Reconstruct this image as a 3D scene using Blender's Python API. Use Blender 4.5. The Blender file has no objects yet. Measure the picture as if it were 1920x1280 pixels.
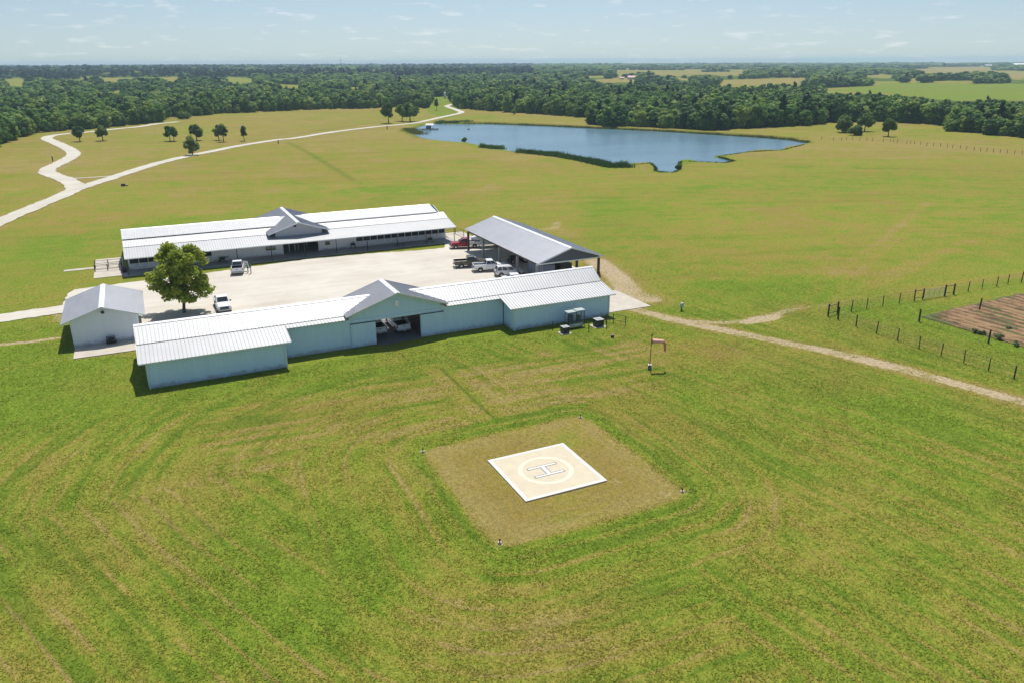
import bpy, bmesh, math, random
import numpy as np
from mathutils import Vector, Matrix, noise as mnoise

R = random.Random(7)
PI = math.pi
scene = bpy.context.scene
COL = scene.collection

# ------------------------------------------------------------------ camera model
F = 1460.0; VH = 117.5; ROLL = math.radians(-0.33)
PITCH = math.atan((640 - VH) / F); AX = math.radians(25.3)
CAM = Vector((2.39, -89.62, 34.0))

def ray(u, v):
    a = u - 960.0; b = 640.0 - v
    c, s = math.cos(ROLL), math.sin(ROLL)
    a, b = a * c - b * s, a * s + b * c
    d = (a, F * math.cos(PITCH) + b * math.sin(PITCH), -F * math.sin(PITCH) + b * math.cos(PITCH))
    c, s = math.cos(-AX), math.sin(-AX)
    return Vector((d[0] * c - d[1] * s, d[0] * s + d[1] * c, d[2]))

def G(u, v, z=0.0):
    """ground point seen at a pixel of the survey photograph"""
    d = ray(u, v)
    return CAM + d * ((z - CAM.z) / d.z)

def G2(u, v, z=0.0):
    p = G(u, v, z); return (p.x, p.y)

def height_over(base, u, v):
    """height above ground of a point seen at (u, v) straight above a base point"""
    d = ray(u, v)
    r = math.hypot(base.x - CAM.x, base.y - CAM.y)
    return CAM.z + d.z * r / math.hypot(d.x, d.y)

def on_plane_y(u, v, y):
    d = ray(u, v); return CAM + d * ((y - CAM.y) / d.y)

def project(x, y, z):
    qx, qy, qz = x - CAM.x, y - CAM.y, z - CAM.z
    c, s = math.cos(AX), math.sin(AX)
    qx, qy = qx * c - qy * s, qx * s + qy * c
    dz = qy * math.cos(PITCH) - qz * math.sin(PITCH)
    dy = qy * math.sin(PITCH) + qz * math.cos(PITCH)
    dz = np.where(dz < 1e-3, 1e-3, dz)
    a, b = F * qx / dz, F * dy / dz
    c, s = math.cos(-ROLL), math.sin(-ROLL)
    return 960 + a * c - b * s, 640 - (a * s + b * c)

# ------------------------------------------------------------------ numpy noise
def vnoise(x, y, seed=0):
    xi = np.floor(x).astype(np.int64); yi = np.floor(y).astype(np.int64)
    fx = x - xi; fy = y - yi
    fx = fx * fx * (3 - 2 * fx); fy = fy * fy * (3 - 2 * fy)
    def h(i, j):
        n = (i * 374761393 + j * 668265263 + seed * 974634777) & 0x7fffffff
        n = ((n ^ (n >> 13)) * 1274126177) & 0x7fffffff
        return ((n ^ (n >> 16)) & 0xffff) / 65535.0
    return (h(xi, yi) * (1 - fx) + h(xi + 1, yi) * fx) * (1 - fy) + (h(xi, yi + 1) * (1 - fx) + h(xi + 1, yi + 1) * fx) * fy

def fbm(x, y, seed=0, octs=4):
    t = 0; a = 0.5; n = 0
    for k in range(octs):
        t = t + a * vnoise(x * 2 ** k, y * 2 ** k, seed + k * 17); n += a; a *= 0.55
    return t / n

def sstep(a, b, x):
    t = np.clip((x - a) / (b - a), 0, 1); return t * t * (3 - 2 * t)

def in_poly(px, py, poly):
    ins = np.zeros(px.shape, bool); n = len(poly)
    for i in range(n):
        x0, y0 = poly[i]; x1, y1 = poly[(i + 1) % n]
        if y0 == y1: continue
        c = ((y0 > py) != (y1 > py)) & (px < (x1 - x0) * (py - y0) / (y1 - y0) + x0)
        ins ^= c
    return ins

def dist_line(x, y, pts, closed=False):
    best = np.full(x.shape, 1e9)
    pp = list(pts) + ([pts[0]] if closed else [])
    for (x0, y0), (x1, y1) in zip(pp[:-1], pp[1:]):
        dx, dy = x1 - x0, y1 - y0; L2 = dx * dx + dy * dy + 1e-9
        t = np.clip(((x - x0) * dx + (y - y0) * dy) / L2, 0, 1)
        best = np.minimum(best, np.hypot(x - x0 - t * dx, y - y0 - t * dy))
    return best

def terrain(x, y):
    x = np.asarray(x, float); y = np.asarray(y, float)
    d = np.hypot(x - CAM.x, y - CAM.y)
    az = np.arctan2(x - CAM.x, y - CAM.y) - AX          # negative = left of the view
    rise = 9 - 7 * np.clip(az / 0.6, -1, 1)
    h = rise * sstep(700, 3200, d) + (fbm(x / 600, y / 600, 5, 3) - 0.5) * 9 * sstep(650, 1500, d)
    return h

def th(x, y):
    return float(terrain(np.array([x]), np.array([y]))[0])

# ------------------------------------------------------------------ materials
MATS = {}
def nodes_of(name):
    m = bpy.data.materials.new(name); m.use_nodes = True
    nt = m.node_tree; b = nt.nodes['Principled BSDF']
    return m, nt, b

def N(nt, kind, **kw):
    n = nt.nodes.new(kind)
    for k, v in kw.items():
        if k in n.inputs: n.inputs[k].default_value = v
        else: setattr(n, k, v)
    return n

def mat(name, col, rough=0.6, metal=0.0, vary=0.08, scale=3.0, bump=0.0, spec=0.5, trans=0.0, grime=None):
    """plain procedural material: a base colour broken up by two noises"""
    if name in MATS: return MATS[name]
    m, nt, b = nodes_of(name)
    tc = N(nt, 'ShaderNodeTexCoord')
    n1 = N(nt, 'ShaderNodeTexNoise'); n1.inputs['Scale'].default_value = scale; n1.inputs['Detail'].default_value = 6
    nt.links.new(tc.outputs['Object'], n1.inputs['Vector'])
    rmp = N(nt, 'ShaderNodeValToRGB')
    rmp.color_ramp.elements[0].position = 0.3; rmp.color_ramp.elements[1].position = 0.7
    lo = [max(0, c * (1 - vary)) for c in col]; hi = [min(1, c * (1 + vary)) for c in col]
    if grime: lo = list(grime)
    rmp.color_ramp.elements[0].color = (*lo, 1); rmp.color_ramp.elements[1].color = (*hi, 1)
    nt.links.new(n1.outputs['Fac'], rmp.inputs['Fac'])
    nt.links.new(rmp.outputs['Color'], b.inputs['Base Color'])
    b.inputs['Roughness'].default_value = rough; b.inputs['Metallic'].default_value = metal
    b.inputs['Specular IOR Level'].default_value = spec
    if trans: b.inputs['Transmission Weight'].default_value = trans
    if bump:
        bp = N(nt, 'ShaderNodeBump'); bp.inputs['Strength'].default_value = bump; bp.inputs['Distance'].default_value = 0.03
        nt.links.new(n1.outputs['Fac'], bp.inputs['Height']); nt.links.new(bp.outputs['Normal'], b.inputs['Normal'])
    MATS[name] = m
    return m

def metal_roof(name, col, rough, metal):
    m, nt, b = nodes_of(name)
    tc = N(nt, 'ShaderNodeTexCoord')
    mp = N(nt, 'ShaderNodeMapping'); mp.inputs['Scale'].default_value = (1.0, 0.12, 0.12)
    nt.links.new(tc.outputs['Object'], mp.inputs['Vector'])
    n1 = N(nt, 'ShaderNodeTexNoise'); n1.inputs['Scale'].default_value = 1.6; n1.inputs['Detail'].default_value = 7
    nt.links.new(mp.outputs['Vector'], n1.inputs['Vector'])
    n2 = N(nt, 'ShaderNodeTexNoise'); n2.inputs['Scale'].default_value = 0.35; n2.inputs['Detail'].default_value = 4
    nt.links.new(tc.outputs['Object'], n2.inputs['Vector'])
    r = N(nt, 'ShaderNodeValToRGB')
    r.color_ramp.elements[0].position = 0.25; r.color_ramp.elements[1].position = 0.75
    r.color_ramp.elements[0].color = (*[c * 0.82 for c in col], 1); r.color_ramp.elements[1].color = (*col, 1)
    ad = N(nt, 'ShaderNodeMath', operation='ADD'); hf = N(nt, 'ShaderNodeMath', operation='MULTIPLY'); hf.inputs[1].default_value = 0.5
    nt.links.new(n1.outputs['Fac'], ad.inputs[0]); nt.links.new(n2.outputs['Fac'], ad.inputs[1])
    nt.links.new(ad.outputs[0], hf.inputs[0]); nt.links.new(hf.outputs[0], r.inputs['Fac'])
    nt.links.new(r.outputs['Color'], b.inputs['Base Color'])
    rr = N(nt, 'ShaderNodeMapRange'); rr.inputs['To Min'].default_value = rough - 0.07; rr.inputs['To Max'].default_value = rough + 0.1
    nt.links.new(n1.outputs['Fac'], rr.inputs['Value']); nt.links.new(rr.outputs['Result'], b.inputs['Roughness'])
    b.inputs['Metallic'].default_value = metal
    return m

def wall_mat(name, col):
    m, nt, b = nodes_of(name); L = nt.links.new
    tc = N(nt, 'ShaderNodeTexCoord'); sx = N(nt, 'ShaderNodeSeparateXYZ'); L(tc.outputs['Object'], sx.inputs[0])
    n1 = N(nt, 'ShaderNodeTexNoise'); n1.inputs['Scale'].default_value = 1.3; n1.inputs['Detail'].default_value = 6; L(tc.outputs['Object'], n1.inputs['Vector'])
    mp = N(nt, 'ShaderNodeMapping'); mp.inputs['Scale'].default_value = (1.4, 1.4, .10); L(tc.outputs['Object'], mp.inputs['Vector'])
    n2 = N(nt, 'ShaderNodeTexNoise'); n2.inputs['Scale'].default_value = 1.2; n2.inputs['Detail'].default_value = 5; L(mp.outputs['Vector'], n2.inputs['Vector'])
    r = N(nt, 'ShaderNodeValToRGB'); r.color_ramp.elements[0].position = .3; r.color_ramp.elements[1].position = .7
    r.color_ramp.elements[0].color = (*[c * .94 for c in col], 1); r.color_ramp.elements[1].color = (*col, 1); L(n2.outputs['Fac'], r.inputs['Fac'])
    h = N(nt, 'ShaderNodeMath', operation='MULTIPLY_ADD'); h.inputs[1].default_value = -1.1; L(n1.outputs['Fac'], h.inputs[0]); L(sx.outputs['Z'], h.inputs[2])
    f = N(nt, 'ShaderNodeMapRange'); f.inputs['From Min'].default_value = -.45; f.inputs['From Max'].default_value = .05; f.inputs['To Min'].default_value = .55; f.inputs['To Max'].default_value = 0; L(h.outputs[0], f.inputs['Value'])
    mx = N(nt, 'ShaderNodeMix', data_type='RGBA'); L(f.outputs['Result'], mx.inputs[0]); L(r.outputs['Color'], mx.inputs[6]); mx.inputs[7].default_value = (.22, .19, .13, 1)
    L(mx.outputs[2], b.inputs['Base Color']); b.inputs['Roughness'].default_value = .5; b.inputs['Specular IOR Level'].default_value = .4
    return m

def leaf_mat(name, dark, light, yellow=None, transl=0.25, vs=0.35, rnd=0.6):
    m, nt, b = nodes_of(name)
    oi = N(nt, 'ShaderNodeObjectInfo'); tc = N(nt, 'ShaderNodeTexCoord'); ge = N(nt, 'ShaderNodeNewGeometry')
    n1 = N(nt, 'ShaderNodeTexNoise'); n1.inputs['Scale'].default_value = vs; n1.inputs['Detail'].default_value = 5
    nt.links.new(ge.outputs['Position'], n1.inputs['Vector'])
    m1 = N(nt, 'ShaderNodeMath', operation='MULTIPLY_ADD'); m1.inputs[1].default_value = rnd; m1.inputs[2].default_value = -rnd / 2
    nt.links.new(oi.outputs['Random'], m1.inputs[0])
    m2 = N(nt, 'ShaderNodeMath', operation='ADD'); nt.links.new(n1.outputs['Fac'], m2.inputs[0]); nt.links.new(m1.outputs[0], m2.inputs[1])
    r = N(nt, 'ShaderNodeValToRGB'); e = r.color_ramp.elements
    e[0].position = 0.25; e[0].color = (*dark, 1); e[1].position = 0.72; e[1].color = (*light, 1)
    if yellow:
        k = e.new(0.9); k.color = (*yellow, 1)
    nt.links.new(m2.outputs[0], r.inputs['Fac'])
    nt.links.new(r.outputs['Color'], b.inputs['Base Color'])
    b.inputs['Roughness'].default_value = 0.65; b.inputs['Specular IOR Level'].default_value = 0.25
    tr = N(nt, 'ShaderNodeBsdfTranslucent'); nt.links.new(r.outputs['Color'], tr.inputs['Color'])
    mx = N(nt, 'ShaderNodeMixShader'); mx.inputs['Fac'].default_value = transl
    out = nt.nodes['Material Output']
    nt.links.new(b.outputs[0], mx.inputs[1]); nt.links.new(tr.outputs[0], mx.inputs[2]); nt.links.new(mx.outputs[0], out.inputs['Surface'])
    return m

M_ROOF = metal_roof('galvalume roof', (0.47, 0.48, 0.49), 0.52, 0.3)
M_LEAN = metal_roof('dimmed galvalume lean-to roof', (0.40, 0.41, 0.42), 0.55, 0.3)  # weaker sun glare of the lower slopes put in as a darker base
M_ROOF2 = metal_roof('weathered galvalume roof', (0.55, 0.56, 0.59), 0.52, 0.35)
M_ROOF3 = metal_roof('dull grey roof', (0.39, 0.40, 0.43), 0.55, 0.3)
M_TRIM = mat('white metal trim', (0.74, 0.76, 0.78), 0.45, 0.1, 0.05)
M_BLUE = wall_mat('pale blue wall sheet', (0.62, 0.82, 0.97))
M_GREY = wall_mat('grey white wall sheet', (0.82, 0.84, 0.87))
M_STALL = mat('white stall boards', (0.66, 0.68, 0.72), 0.6, 0, 0.1, 1.2)
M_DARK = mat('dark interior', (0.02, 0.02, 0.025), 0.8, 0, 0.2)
M_STEEL = mat('dark steel', (0.05, 0.05, 0.055), 0.5, 0.5, 0.2)
M_WOOD = mat('weathered timber', (0.09, 0.065, 0.045), 0.85, 0, 0.3, 4, 0.3)
M_POST = mat('dark fence timber', (0.055, 0.050, 0.042), 0.85, 0, 0.3, 5, 0.3)
M_RUST = mat('rusty pipe', (0.10, 0.045, 0.03), 0.7, 0.2, 0.3, 5)
M_CONC = mat('pale concrete', (0.44, 0.40, 0.335), 0.85, 0, 0.10, 0.7, 0.15)
M_CONC2 = mat('grey concrete floor', (0.34, 0.33, 0.32), 0.85, 0, 0.12, 0.5)
M_GLASS = mat('dark glass', (0.015, 0.018, 0.022), 0.06, 0.0, 0.1, 2, 0, 0.9)
M_RUBBER = mat('tyre rubber', (0.018, 0.018, 0.018), 0.85, 0, 0.2)
M_RIM = mat('alloy rim', (0.62, 0.62, 0.63), 0.35, 0.7, 0.05)
M_CHROME = mat('bumper metal', (0.35, 0.35, 0.36), 0.3, 0.8, 0.05)
M_BLACKP = mat('black plastic', (0.02, 0.02, 0.02), 0.5, 0, 0.2)
M_LAMP = mat('lamp glass', (0.75, 0.75, 0.72), 0.1, 0, 0.05, 3, 0, 0.8)
M_TAIL = mat('tail lamp red', (0.35, 0.015, 0.015), 0.2, 0, 0.1)
M_PWHITE = mat('white car paint', (0.76, 0.77, 0.78), 0.22, 0, 0.02, 1, 0, 0.6)
M_PSILVER = mat('pearl silver car paint', (0.66, 0.67, 0.70), 0.25, 0.15, 0.02, 1, 0, 0.6)
M_PRED = mat('red car paint', (0.30, 0.012, 0.022), 0.2, 0, 0.05, 1, 0, 0.6)
M_PBROWN = mat('bronze car paint', (0.085, 0.075, 0.055), 0.25, 0.3, 0.05, 1, 0, 0.6)
M_TRAIL = mat('slate blue trailer sheet', (0.22, 0.23, 0.30), 0.5, 0.2, 0.08, 1)
M_TRAILW = mat('white trailer sheet', (0.60, 0.64, 0.68), 0.4, 0.1, 0.06, 1)
M_TAN = mat('tan pad paint', (0.52, 0.462, 0.335), 0.85, 0, 0.05, 0.9, 0.1)
M_PADW = mat('white pad paint', (0.60, 0.585, 0.54), 0.8, 0, 0.04, 1.5)
M_PADY = mat('cream pad paint', (0.61, 0.565, 0.43), 0.8, 0, 0.05, 1.5)
M_PADB = mat('dark blue outline paint', (0.10, 0.11, 0.17), 0.8, 0, 0.1, 2)
M_ORANGE = mat('faded orange cloth', (0.62, 0.22, 0.16), 0.8, 0, 0.1, 3)
M_PINK = mat('sunlit pink cloth', (0.78, 0.44, 0.36), 0.8, 0, 0.1, 3)  # paler cloth colour carries the sunlit look of the sock
M_GRAVEL = None

# ------------------------------------------------------------------ mesh builder
class MB:
    def __init__(s):
        s.v = []; s.f = []; s.m = []
    def quad(s, pts, m=0):
        i = len(s.v); s.v += [tuple(p) for p in pts]; s.f.append(tuple(range(i, i + len(pts)))); s.m.append(m)
    def box(s, x0, y0, z0, x1, y1, z1, m=0):
        i = len(s.v)
        s.v += [(x0, y0, z0), (x1, y0, z0), (x1, y1, z0), (x0, y1, z0), (x0, y0, z1), (x1, y0, z1), (x1, y1, z1), (x0, y1, z1)]
        for q in ((0, 3, 2, 1), (4, 5, 6, 7), (0, 1, 5, 4), (1, 2, 6, 5), (2, 3, 7, 6), (3, 0, 4, 7)):
            s.f.append(tuple(i + k for k in q)); s.m.append(m)
    def hexa(s, p, m=0):
        """eight corners: four below, four above, in the same order"""
        i = len(s.v); s.v += [tuple(q) for q in p]
        for q in ((0, 3, 2, 1), (4, 5, 6, 7), (0, 1, 5, 4), (1, 2, 6, 5), (2, 3, 7, 6), (3, 0, 4, 7)):
            s.f.append(tuple(i + k for k in q)); s.m.append(m)
    def slab(s, a, b, c, d, t, m=0):
        """a thin plate under the quad a b c d (counter clockwise from above)"""
        a, b, c, d = map(Vector, (a, b, c, d))
        n = (b - a).cross(d - a).normalized() * t
        s.hexa([a - n, b - n, c - n, d - n, a, b, c, d], m)
    def tube(s, p0, p1, r0, r1=None, n=8, m=0, cap=True):
        p0, p1 = Vector(p0), Vector(p1); r1 = r0 if r1 is None else r1
        d = (p1 - p0)
        if d.length < 1e-6: return
        d.normalize(); u = d.orthogonal().normalized(); w = d.cross(u); i = len(s.v)
        for p, r in ((p0, r0), (p1, r1)):
            for k in range(n):
                a = 2 * PI * k / n; s.v.append(tuple(p + (u * math.cos(a) + w * math.sin(a)) * r))
        for k in range(n):
            l = (k + 1) % n; s.f.append((i + k, i + l, i + n + l, i + n + k)); s.m.append(m)
        if cap:
            s.f.append(tuple(i + n - 1 - k for k in range(n))); s.m.append(m)
            s.f.append(tuple(i + n + k for k in range(n))); s.m.append(m)
    def prism(s, poly, d0, d1, axis='x', m=0):
        """extrude a 2-D polygon along an axis between d0 and d1"""
        def P(a, b, d): return {'x': (d, a, b), 'y': (a, d, b), 'z': (a, b, d)}[axis]
        i = len(s.v); n = len(poly)
        s.v += [P(a, b, d0) for a, b in poly] + [P(a, b, d1) for a, b in poly]
        s.f.append(tuple(i + k for k in range(n))); s.f.append(tuple(i + 2 * n - 1 - k for k in range(n)))
        s.m += [m, m]
        for k in range(n):
            l = (k + 1) % n; s.f.append((i + k, i + n + k, i + n + l, i + l)); s.m.append(m)
    def ball(s, c, rx, ry, rz, m=0, sub=2, jit=0.0, seed=0):
        bm = bmesh.new(); bmesh.ops.create_icosphere(bm, subdivisions=sub, radius=1)
        i = len(s.v)
        for v in bm.verts:
            k = 1 + (mnoise.noise(v.co * 1.7 + Vector((seed * 3.1, seed, 0))) * jit if jit else 0)
            s.v.append((c[0] + v.co.x * rx * k, c[1] + v.co.y * ry * k, c[2] + v.co.z * rz * k))
        bm.faces.ensure_lookup_table()
        for f in bm.faces: s.f.append(tuple(i + v.index for v in f.verts)); s.m.append(m)
        bm.free()
    def build(s, name, mats, parent=None, loc=None, smooth=False, bevel=0.0, recalc=True):
        me = bpy.data.meshes.new(name)
        me.from_pydata(s.v, [], s.f)
        if not isinstance(mats, (list, tuple)): mats = [mats]
        for x in mats: me.materials.append(x)
        if len(mats) > 1: me.polygons.foreach_set('material_index', s.m)
        if recalc:
            bm = bmesh.new(); bm.from_mesh(me); bmesh.ops.recalc_face_normals(bm, faces=bm.faces); bm.to_mesh(me); bm.free()
        if smooth: me.polygons.foreach_set('use_smooth', [True] * len(me.polygons))
        me.update()
        o = bpy.data.objects.new(name, me); COL.objects.link(o)
        if parent: o.parent = parent
        if loc: o.location = loc
        if bevel:
            md = o.modifiers.new('bevel', 'BEVEL'); md.width = bevel; md.segments = 2; md.limit_method = 'ANGLE'
        return o

def tag(o, label=None, cat=None, group=None, kind=None):
    if label: o['label'] = label
    if cat: o['category'] = cat
    if group: o['group'] = group
    if kind: o['kind'] = kind
    return o

def thing(name, label, cat, loc=(0, 0, 0), rz=0.0, group=None):
    o = bpy.data.objects.new(name, None); COL.objects.link(o)
    o.location = loc; o.rotation_euler = (0, 0, rz); o.empty_display_size = 0.5
    return tag(o, label, cat, group)

def structure(o): o['kind'] = 'structure'; return o

def copy_tree(o, parent=None):
    c = o.copy(); COL.objects.link(c); c.parent = parent
    for ch in list(o.children): copy_tree(ch, c)
    return c

# ------------------------------------------------------------------ roof and wall sheets
def roof_sheet(mb, e0, e1, r1, r0, t=0.06, pitch=0.42, rib=0.05, w=0.075, m=0):
    """ribbed metal sheet: eave e0 to e1, upper edge r0 to r1"""
    e0, e1, r0, r1 = map(Vector, (e0, e1, r0, r1))
    mb.slab(e0, e1, r1, r0, t, m)
    n = (e1 - e0).cross(r0 - e0).normalized()
    if n.z < 0: n = -n
    L = (e1 - e0).length; k = max(2, int(L / pitch)); ux = (e1 - e0).normalized()
    for i in range(k + 1):
        f = i / k; a = e0.lerp(e1, f); b = r0.lerp(r1, f)
        a = a + (b - a).normalized() * 0.01; b = b - (b - a).normalized() * 0.01
        s = ux * w / 2
        if i == 0: a += s * 1.1; b += s * 1.1
        if i == k: a -= s * 1.1; b -= s * 1.1
        lo = -n * 0.004
        mb.hexa([a - s + lo, a + s + lo, b + s + lo, b - s + lo, a - s * .5 + n * rib, a + s * .5 + n * rib, b + s * .5 + n * rib, b - s * .5 + n * rib], m)

def wall_sheet(mb, a, b, z0, z1, out, t=0.10, pitch=0.33, rib=0.022, m=0):
    """upright ribbed wall sheet from a to b (x, y), ribs on the outward side"""
    a = Vector((a[0], a[1], 0)); b = Vector((b[0], b[1], 0)); o = Vector((out[0], out[1], 0))
    z0v = Vector((0, 0, z0)); z1v = Vector((0, 0, z1))
    mb.hexa([a + z0v, b + z0v, b - o * t + z0v, a - o * t + z0v, a + z1v, b + z1v, b - o * t + z1v, a - o * t + z1v], m)
    L = (b - a).length; k = max(1, int(L / pitch)); u = (b - a).normalized()
    for i in range(k):
        p = a + u * (L * (i + 0.5) / k); s = u * 0.035
        q0 = Vector((0, 0, z0 + .01)); q1 = Vector((0, 0, z1 - .01)); back = -o * 0.004
        mb.hexa([p - s + back + q0, p + s + back + q0, p + s * .6 + o * rib + q0, p - s * .6 + o * rib + q0,
                 p - s + back + q1, p + s + back + q1, p + s * .6 + o * rib + q1, p - s * .6 + o * rib + q1], m)

# ================================================================== PIXEL SURVEY DATA
ROAD1 = [(-60, 447), (0, 417), (60, 391), (110, 370.5), (148, 354), (200, 337.5), (250, 321), (300, 306), (352, 293.5), (400, 284), (450, 274),
         (520, 263), (555, 259.5), (630, 247.5), (705, 238.5), (750, 234.5), (785, 230), (830, 220), (856, 214.5), (865, 211.5), (860, 208), (842, 202), (838, 199.5), (847, 196)]
ROAD2 = [(141, 357), (139, 347), (119, 336), (96, 328), (88.5, 322), (95, 315), (116, 305), (134, 295), (138, 288), (127, 279), (106, 269), (88, 261), (95, 256),
         (122, 252), (162, 248.7), (217, 242.7), (260, 238.5), (295, 233), (335, 229)]
ROAD3 = [(124, 336), (150, 334.8), (180, 333), (226, 330)]
LAKE = [(760, 245.5), (775.6, 253), (789.5, 259.4), (819, 264.3), (851, 267), (878.5, 269), (898, 273.6), (900, 278), (920, 281), (948, 283), (967.6, 286), (1017, 292), (1057, 298),
        (1096, 306), (1119, 312), (1145.5, 317), (1179, 311), (1191, 306.5), (1220, 306.5), (1227, 312), (1228, 321), (1239, 325.5), (1263, 324.5), (1272.5, 320), (1270, 311), (1275, 303),
        (1291.7, 300), (1308, 304), (1339.6, 306.7), (1363.5, 306), (1378, 302.7), (1358.7, 297.5), (1339.6, 296), (1342, 293), (1375.5, 290.7), (1399.5, 286), (1421, 281.8), (1466.5, 282.3),
        (1476, 276), (1507, 271.5), (1517, 269), (1483, 263.5), (1435, 259.5), (1339.6, 253.5), (1244, 247.5), (1148, 242.8), (1116, 241.5), (1017, 237), (918, 233.6), (888, 233.4), (839, 233.6), (819, 232.6),
        (799, 234.6), (779.6, 240.6)]
CLEAR = [  # fields among the woods: (tan, lush, polygon)
    (0.18, 0.75, [(1526, 172), (1590, 166), (1665, 157), (1715, 155), (1755, 158), (1990, 157), (1990, 192), (1860, 188), (1800, 191), (1740, 186), (1690, 178), (1615, 174)]),
    (0.85, 0.0, [(1347, 151), (1440, 147), (1520, 146), (1490, 157), (1440, 159), (1350, 159)]),
    (0.95, 0.0, [(1725, 131), (1790, 126), (1860, 125), (1865, 132), (1765, 138), (1727, 138)]),
    (0.9, 0.0, [(1880, 139), (1960, 135), (1960, 147), (1897, 149)]),
    (0.6, 0.2, [(1615, 145), (1652, 139), (1685, 142), (1665, 148)]),
    (0.7, 0.2, [(1700, 147), (1722, 147), (1722, 156), (1698, 156)]),
    (0.8, 0.1, [(1222, 136.5), (1400, 135), (1385, 141), (1300, 141), (1225, 140.5)]),
    (0.85, 0.0, [(1108, 150), (1165, 147), (1197, 149), (1192, 155), (1135, 156)]),
    (0.9, 0.0, [(1205, 146), (1217, 147), (1215, 156), (1205, 157)]),
    (0.85, 0.0, [(1265, 145), (1300, 149), (1296, 152), (1266, 150)]),
    (0.5, 0.3, [(1095, 143), (1136, 142), (1136, 146), (1096, 147.5)]),
    (0.45, 0.35, [(5, 150), (37, 146), (52, 154), (47, 163), (8, 162)]),
    (0.8, 0.1, [(185, 148), (225, 148), (225, 153), (186, 153)]),
    (0.5, 0.3, [(203, 171), (233, 172), (232, 176), (205, 175)]),
    (0.7, 0.2, [(306, 145), (336, 144), (335, 152), (306, 151)]),
    (0.4, 0.5, [(425, 144), (478, 148), (478, 156), (425, 155)]),
    (0.4, 0.4, [(519, 158), (567, 160), (563, 166), (522, 165)]),
    (0.5, 0.4, [(652, 163.5), (678, 164), (677, 168), (652, 168)]),
    (0.15, 0.8, [(806, 183), (844, 180), (850, 196), (866, 206), (868, 214), (838, 222), (800, 212), (805, 196)]),
]
EDGE = [(-200, 330), (0, 272), (30, 261), (70, 249), (130, 245), (200, 240), (300, 231), (309, 224), (312, 217), (330, 221), (360, 219.5), (400, 215), (480, 211), (560, 207), (640, 205), (720, 203), (800, 204), (820, 206),
        (866, 206), (872, 206), (930, 209), (1000, 214), (1060, 218), (1108, 224), (1112, 239), (1150, 241), (1200, 241), (1330, 248), (1345, 245), (1440, 239), (1510, 236), (1560, 231), (1640, 228), (1700, 231),
        (1766, 236), (1772, 246), (1830, 251), (1920, 259), (2150, 284)]
EU = np.array([e[0] for e in EDGE], float); EV = np.array([e[1] for e in EDGE], float)
roads = [[G2(*p) for p in L] for L in (ROAD1, ROAD2, ROAD3)]
lake = [G2(u, v, -0.3) for u, v in LAKE]
TRACK = [(64.0, 3.5), (66.2, -2.5), (68.3, -8), (72, -15.5), (76.9, -24.8), (80, -32.5), (83.2, -44), (86, -58), (89, -75)]
FORK = [(67.5, -6.2), (72.5, -9.8), (78.2, -10.8), (86, -9.2), (93, -10.3), (104, -6), (125, 1.5), (150, 9)]

# ================================================================== GROUND
def open_country(x, y, u, dist):
    n = fbm(x / 260, y / 260, 77, 3); m = fbm(x / 300 + 7, y / 300, 78, 3)
    return ((u > 1150) & (dist > 900) & (n < .525)) | ((dist > 1000) & (dist < 3500) & (u <= 1150) & (m < .37))

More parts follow.
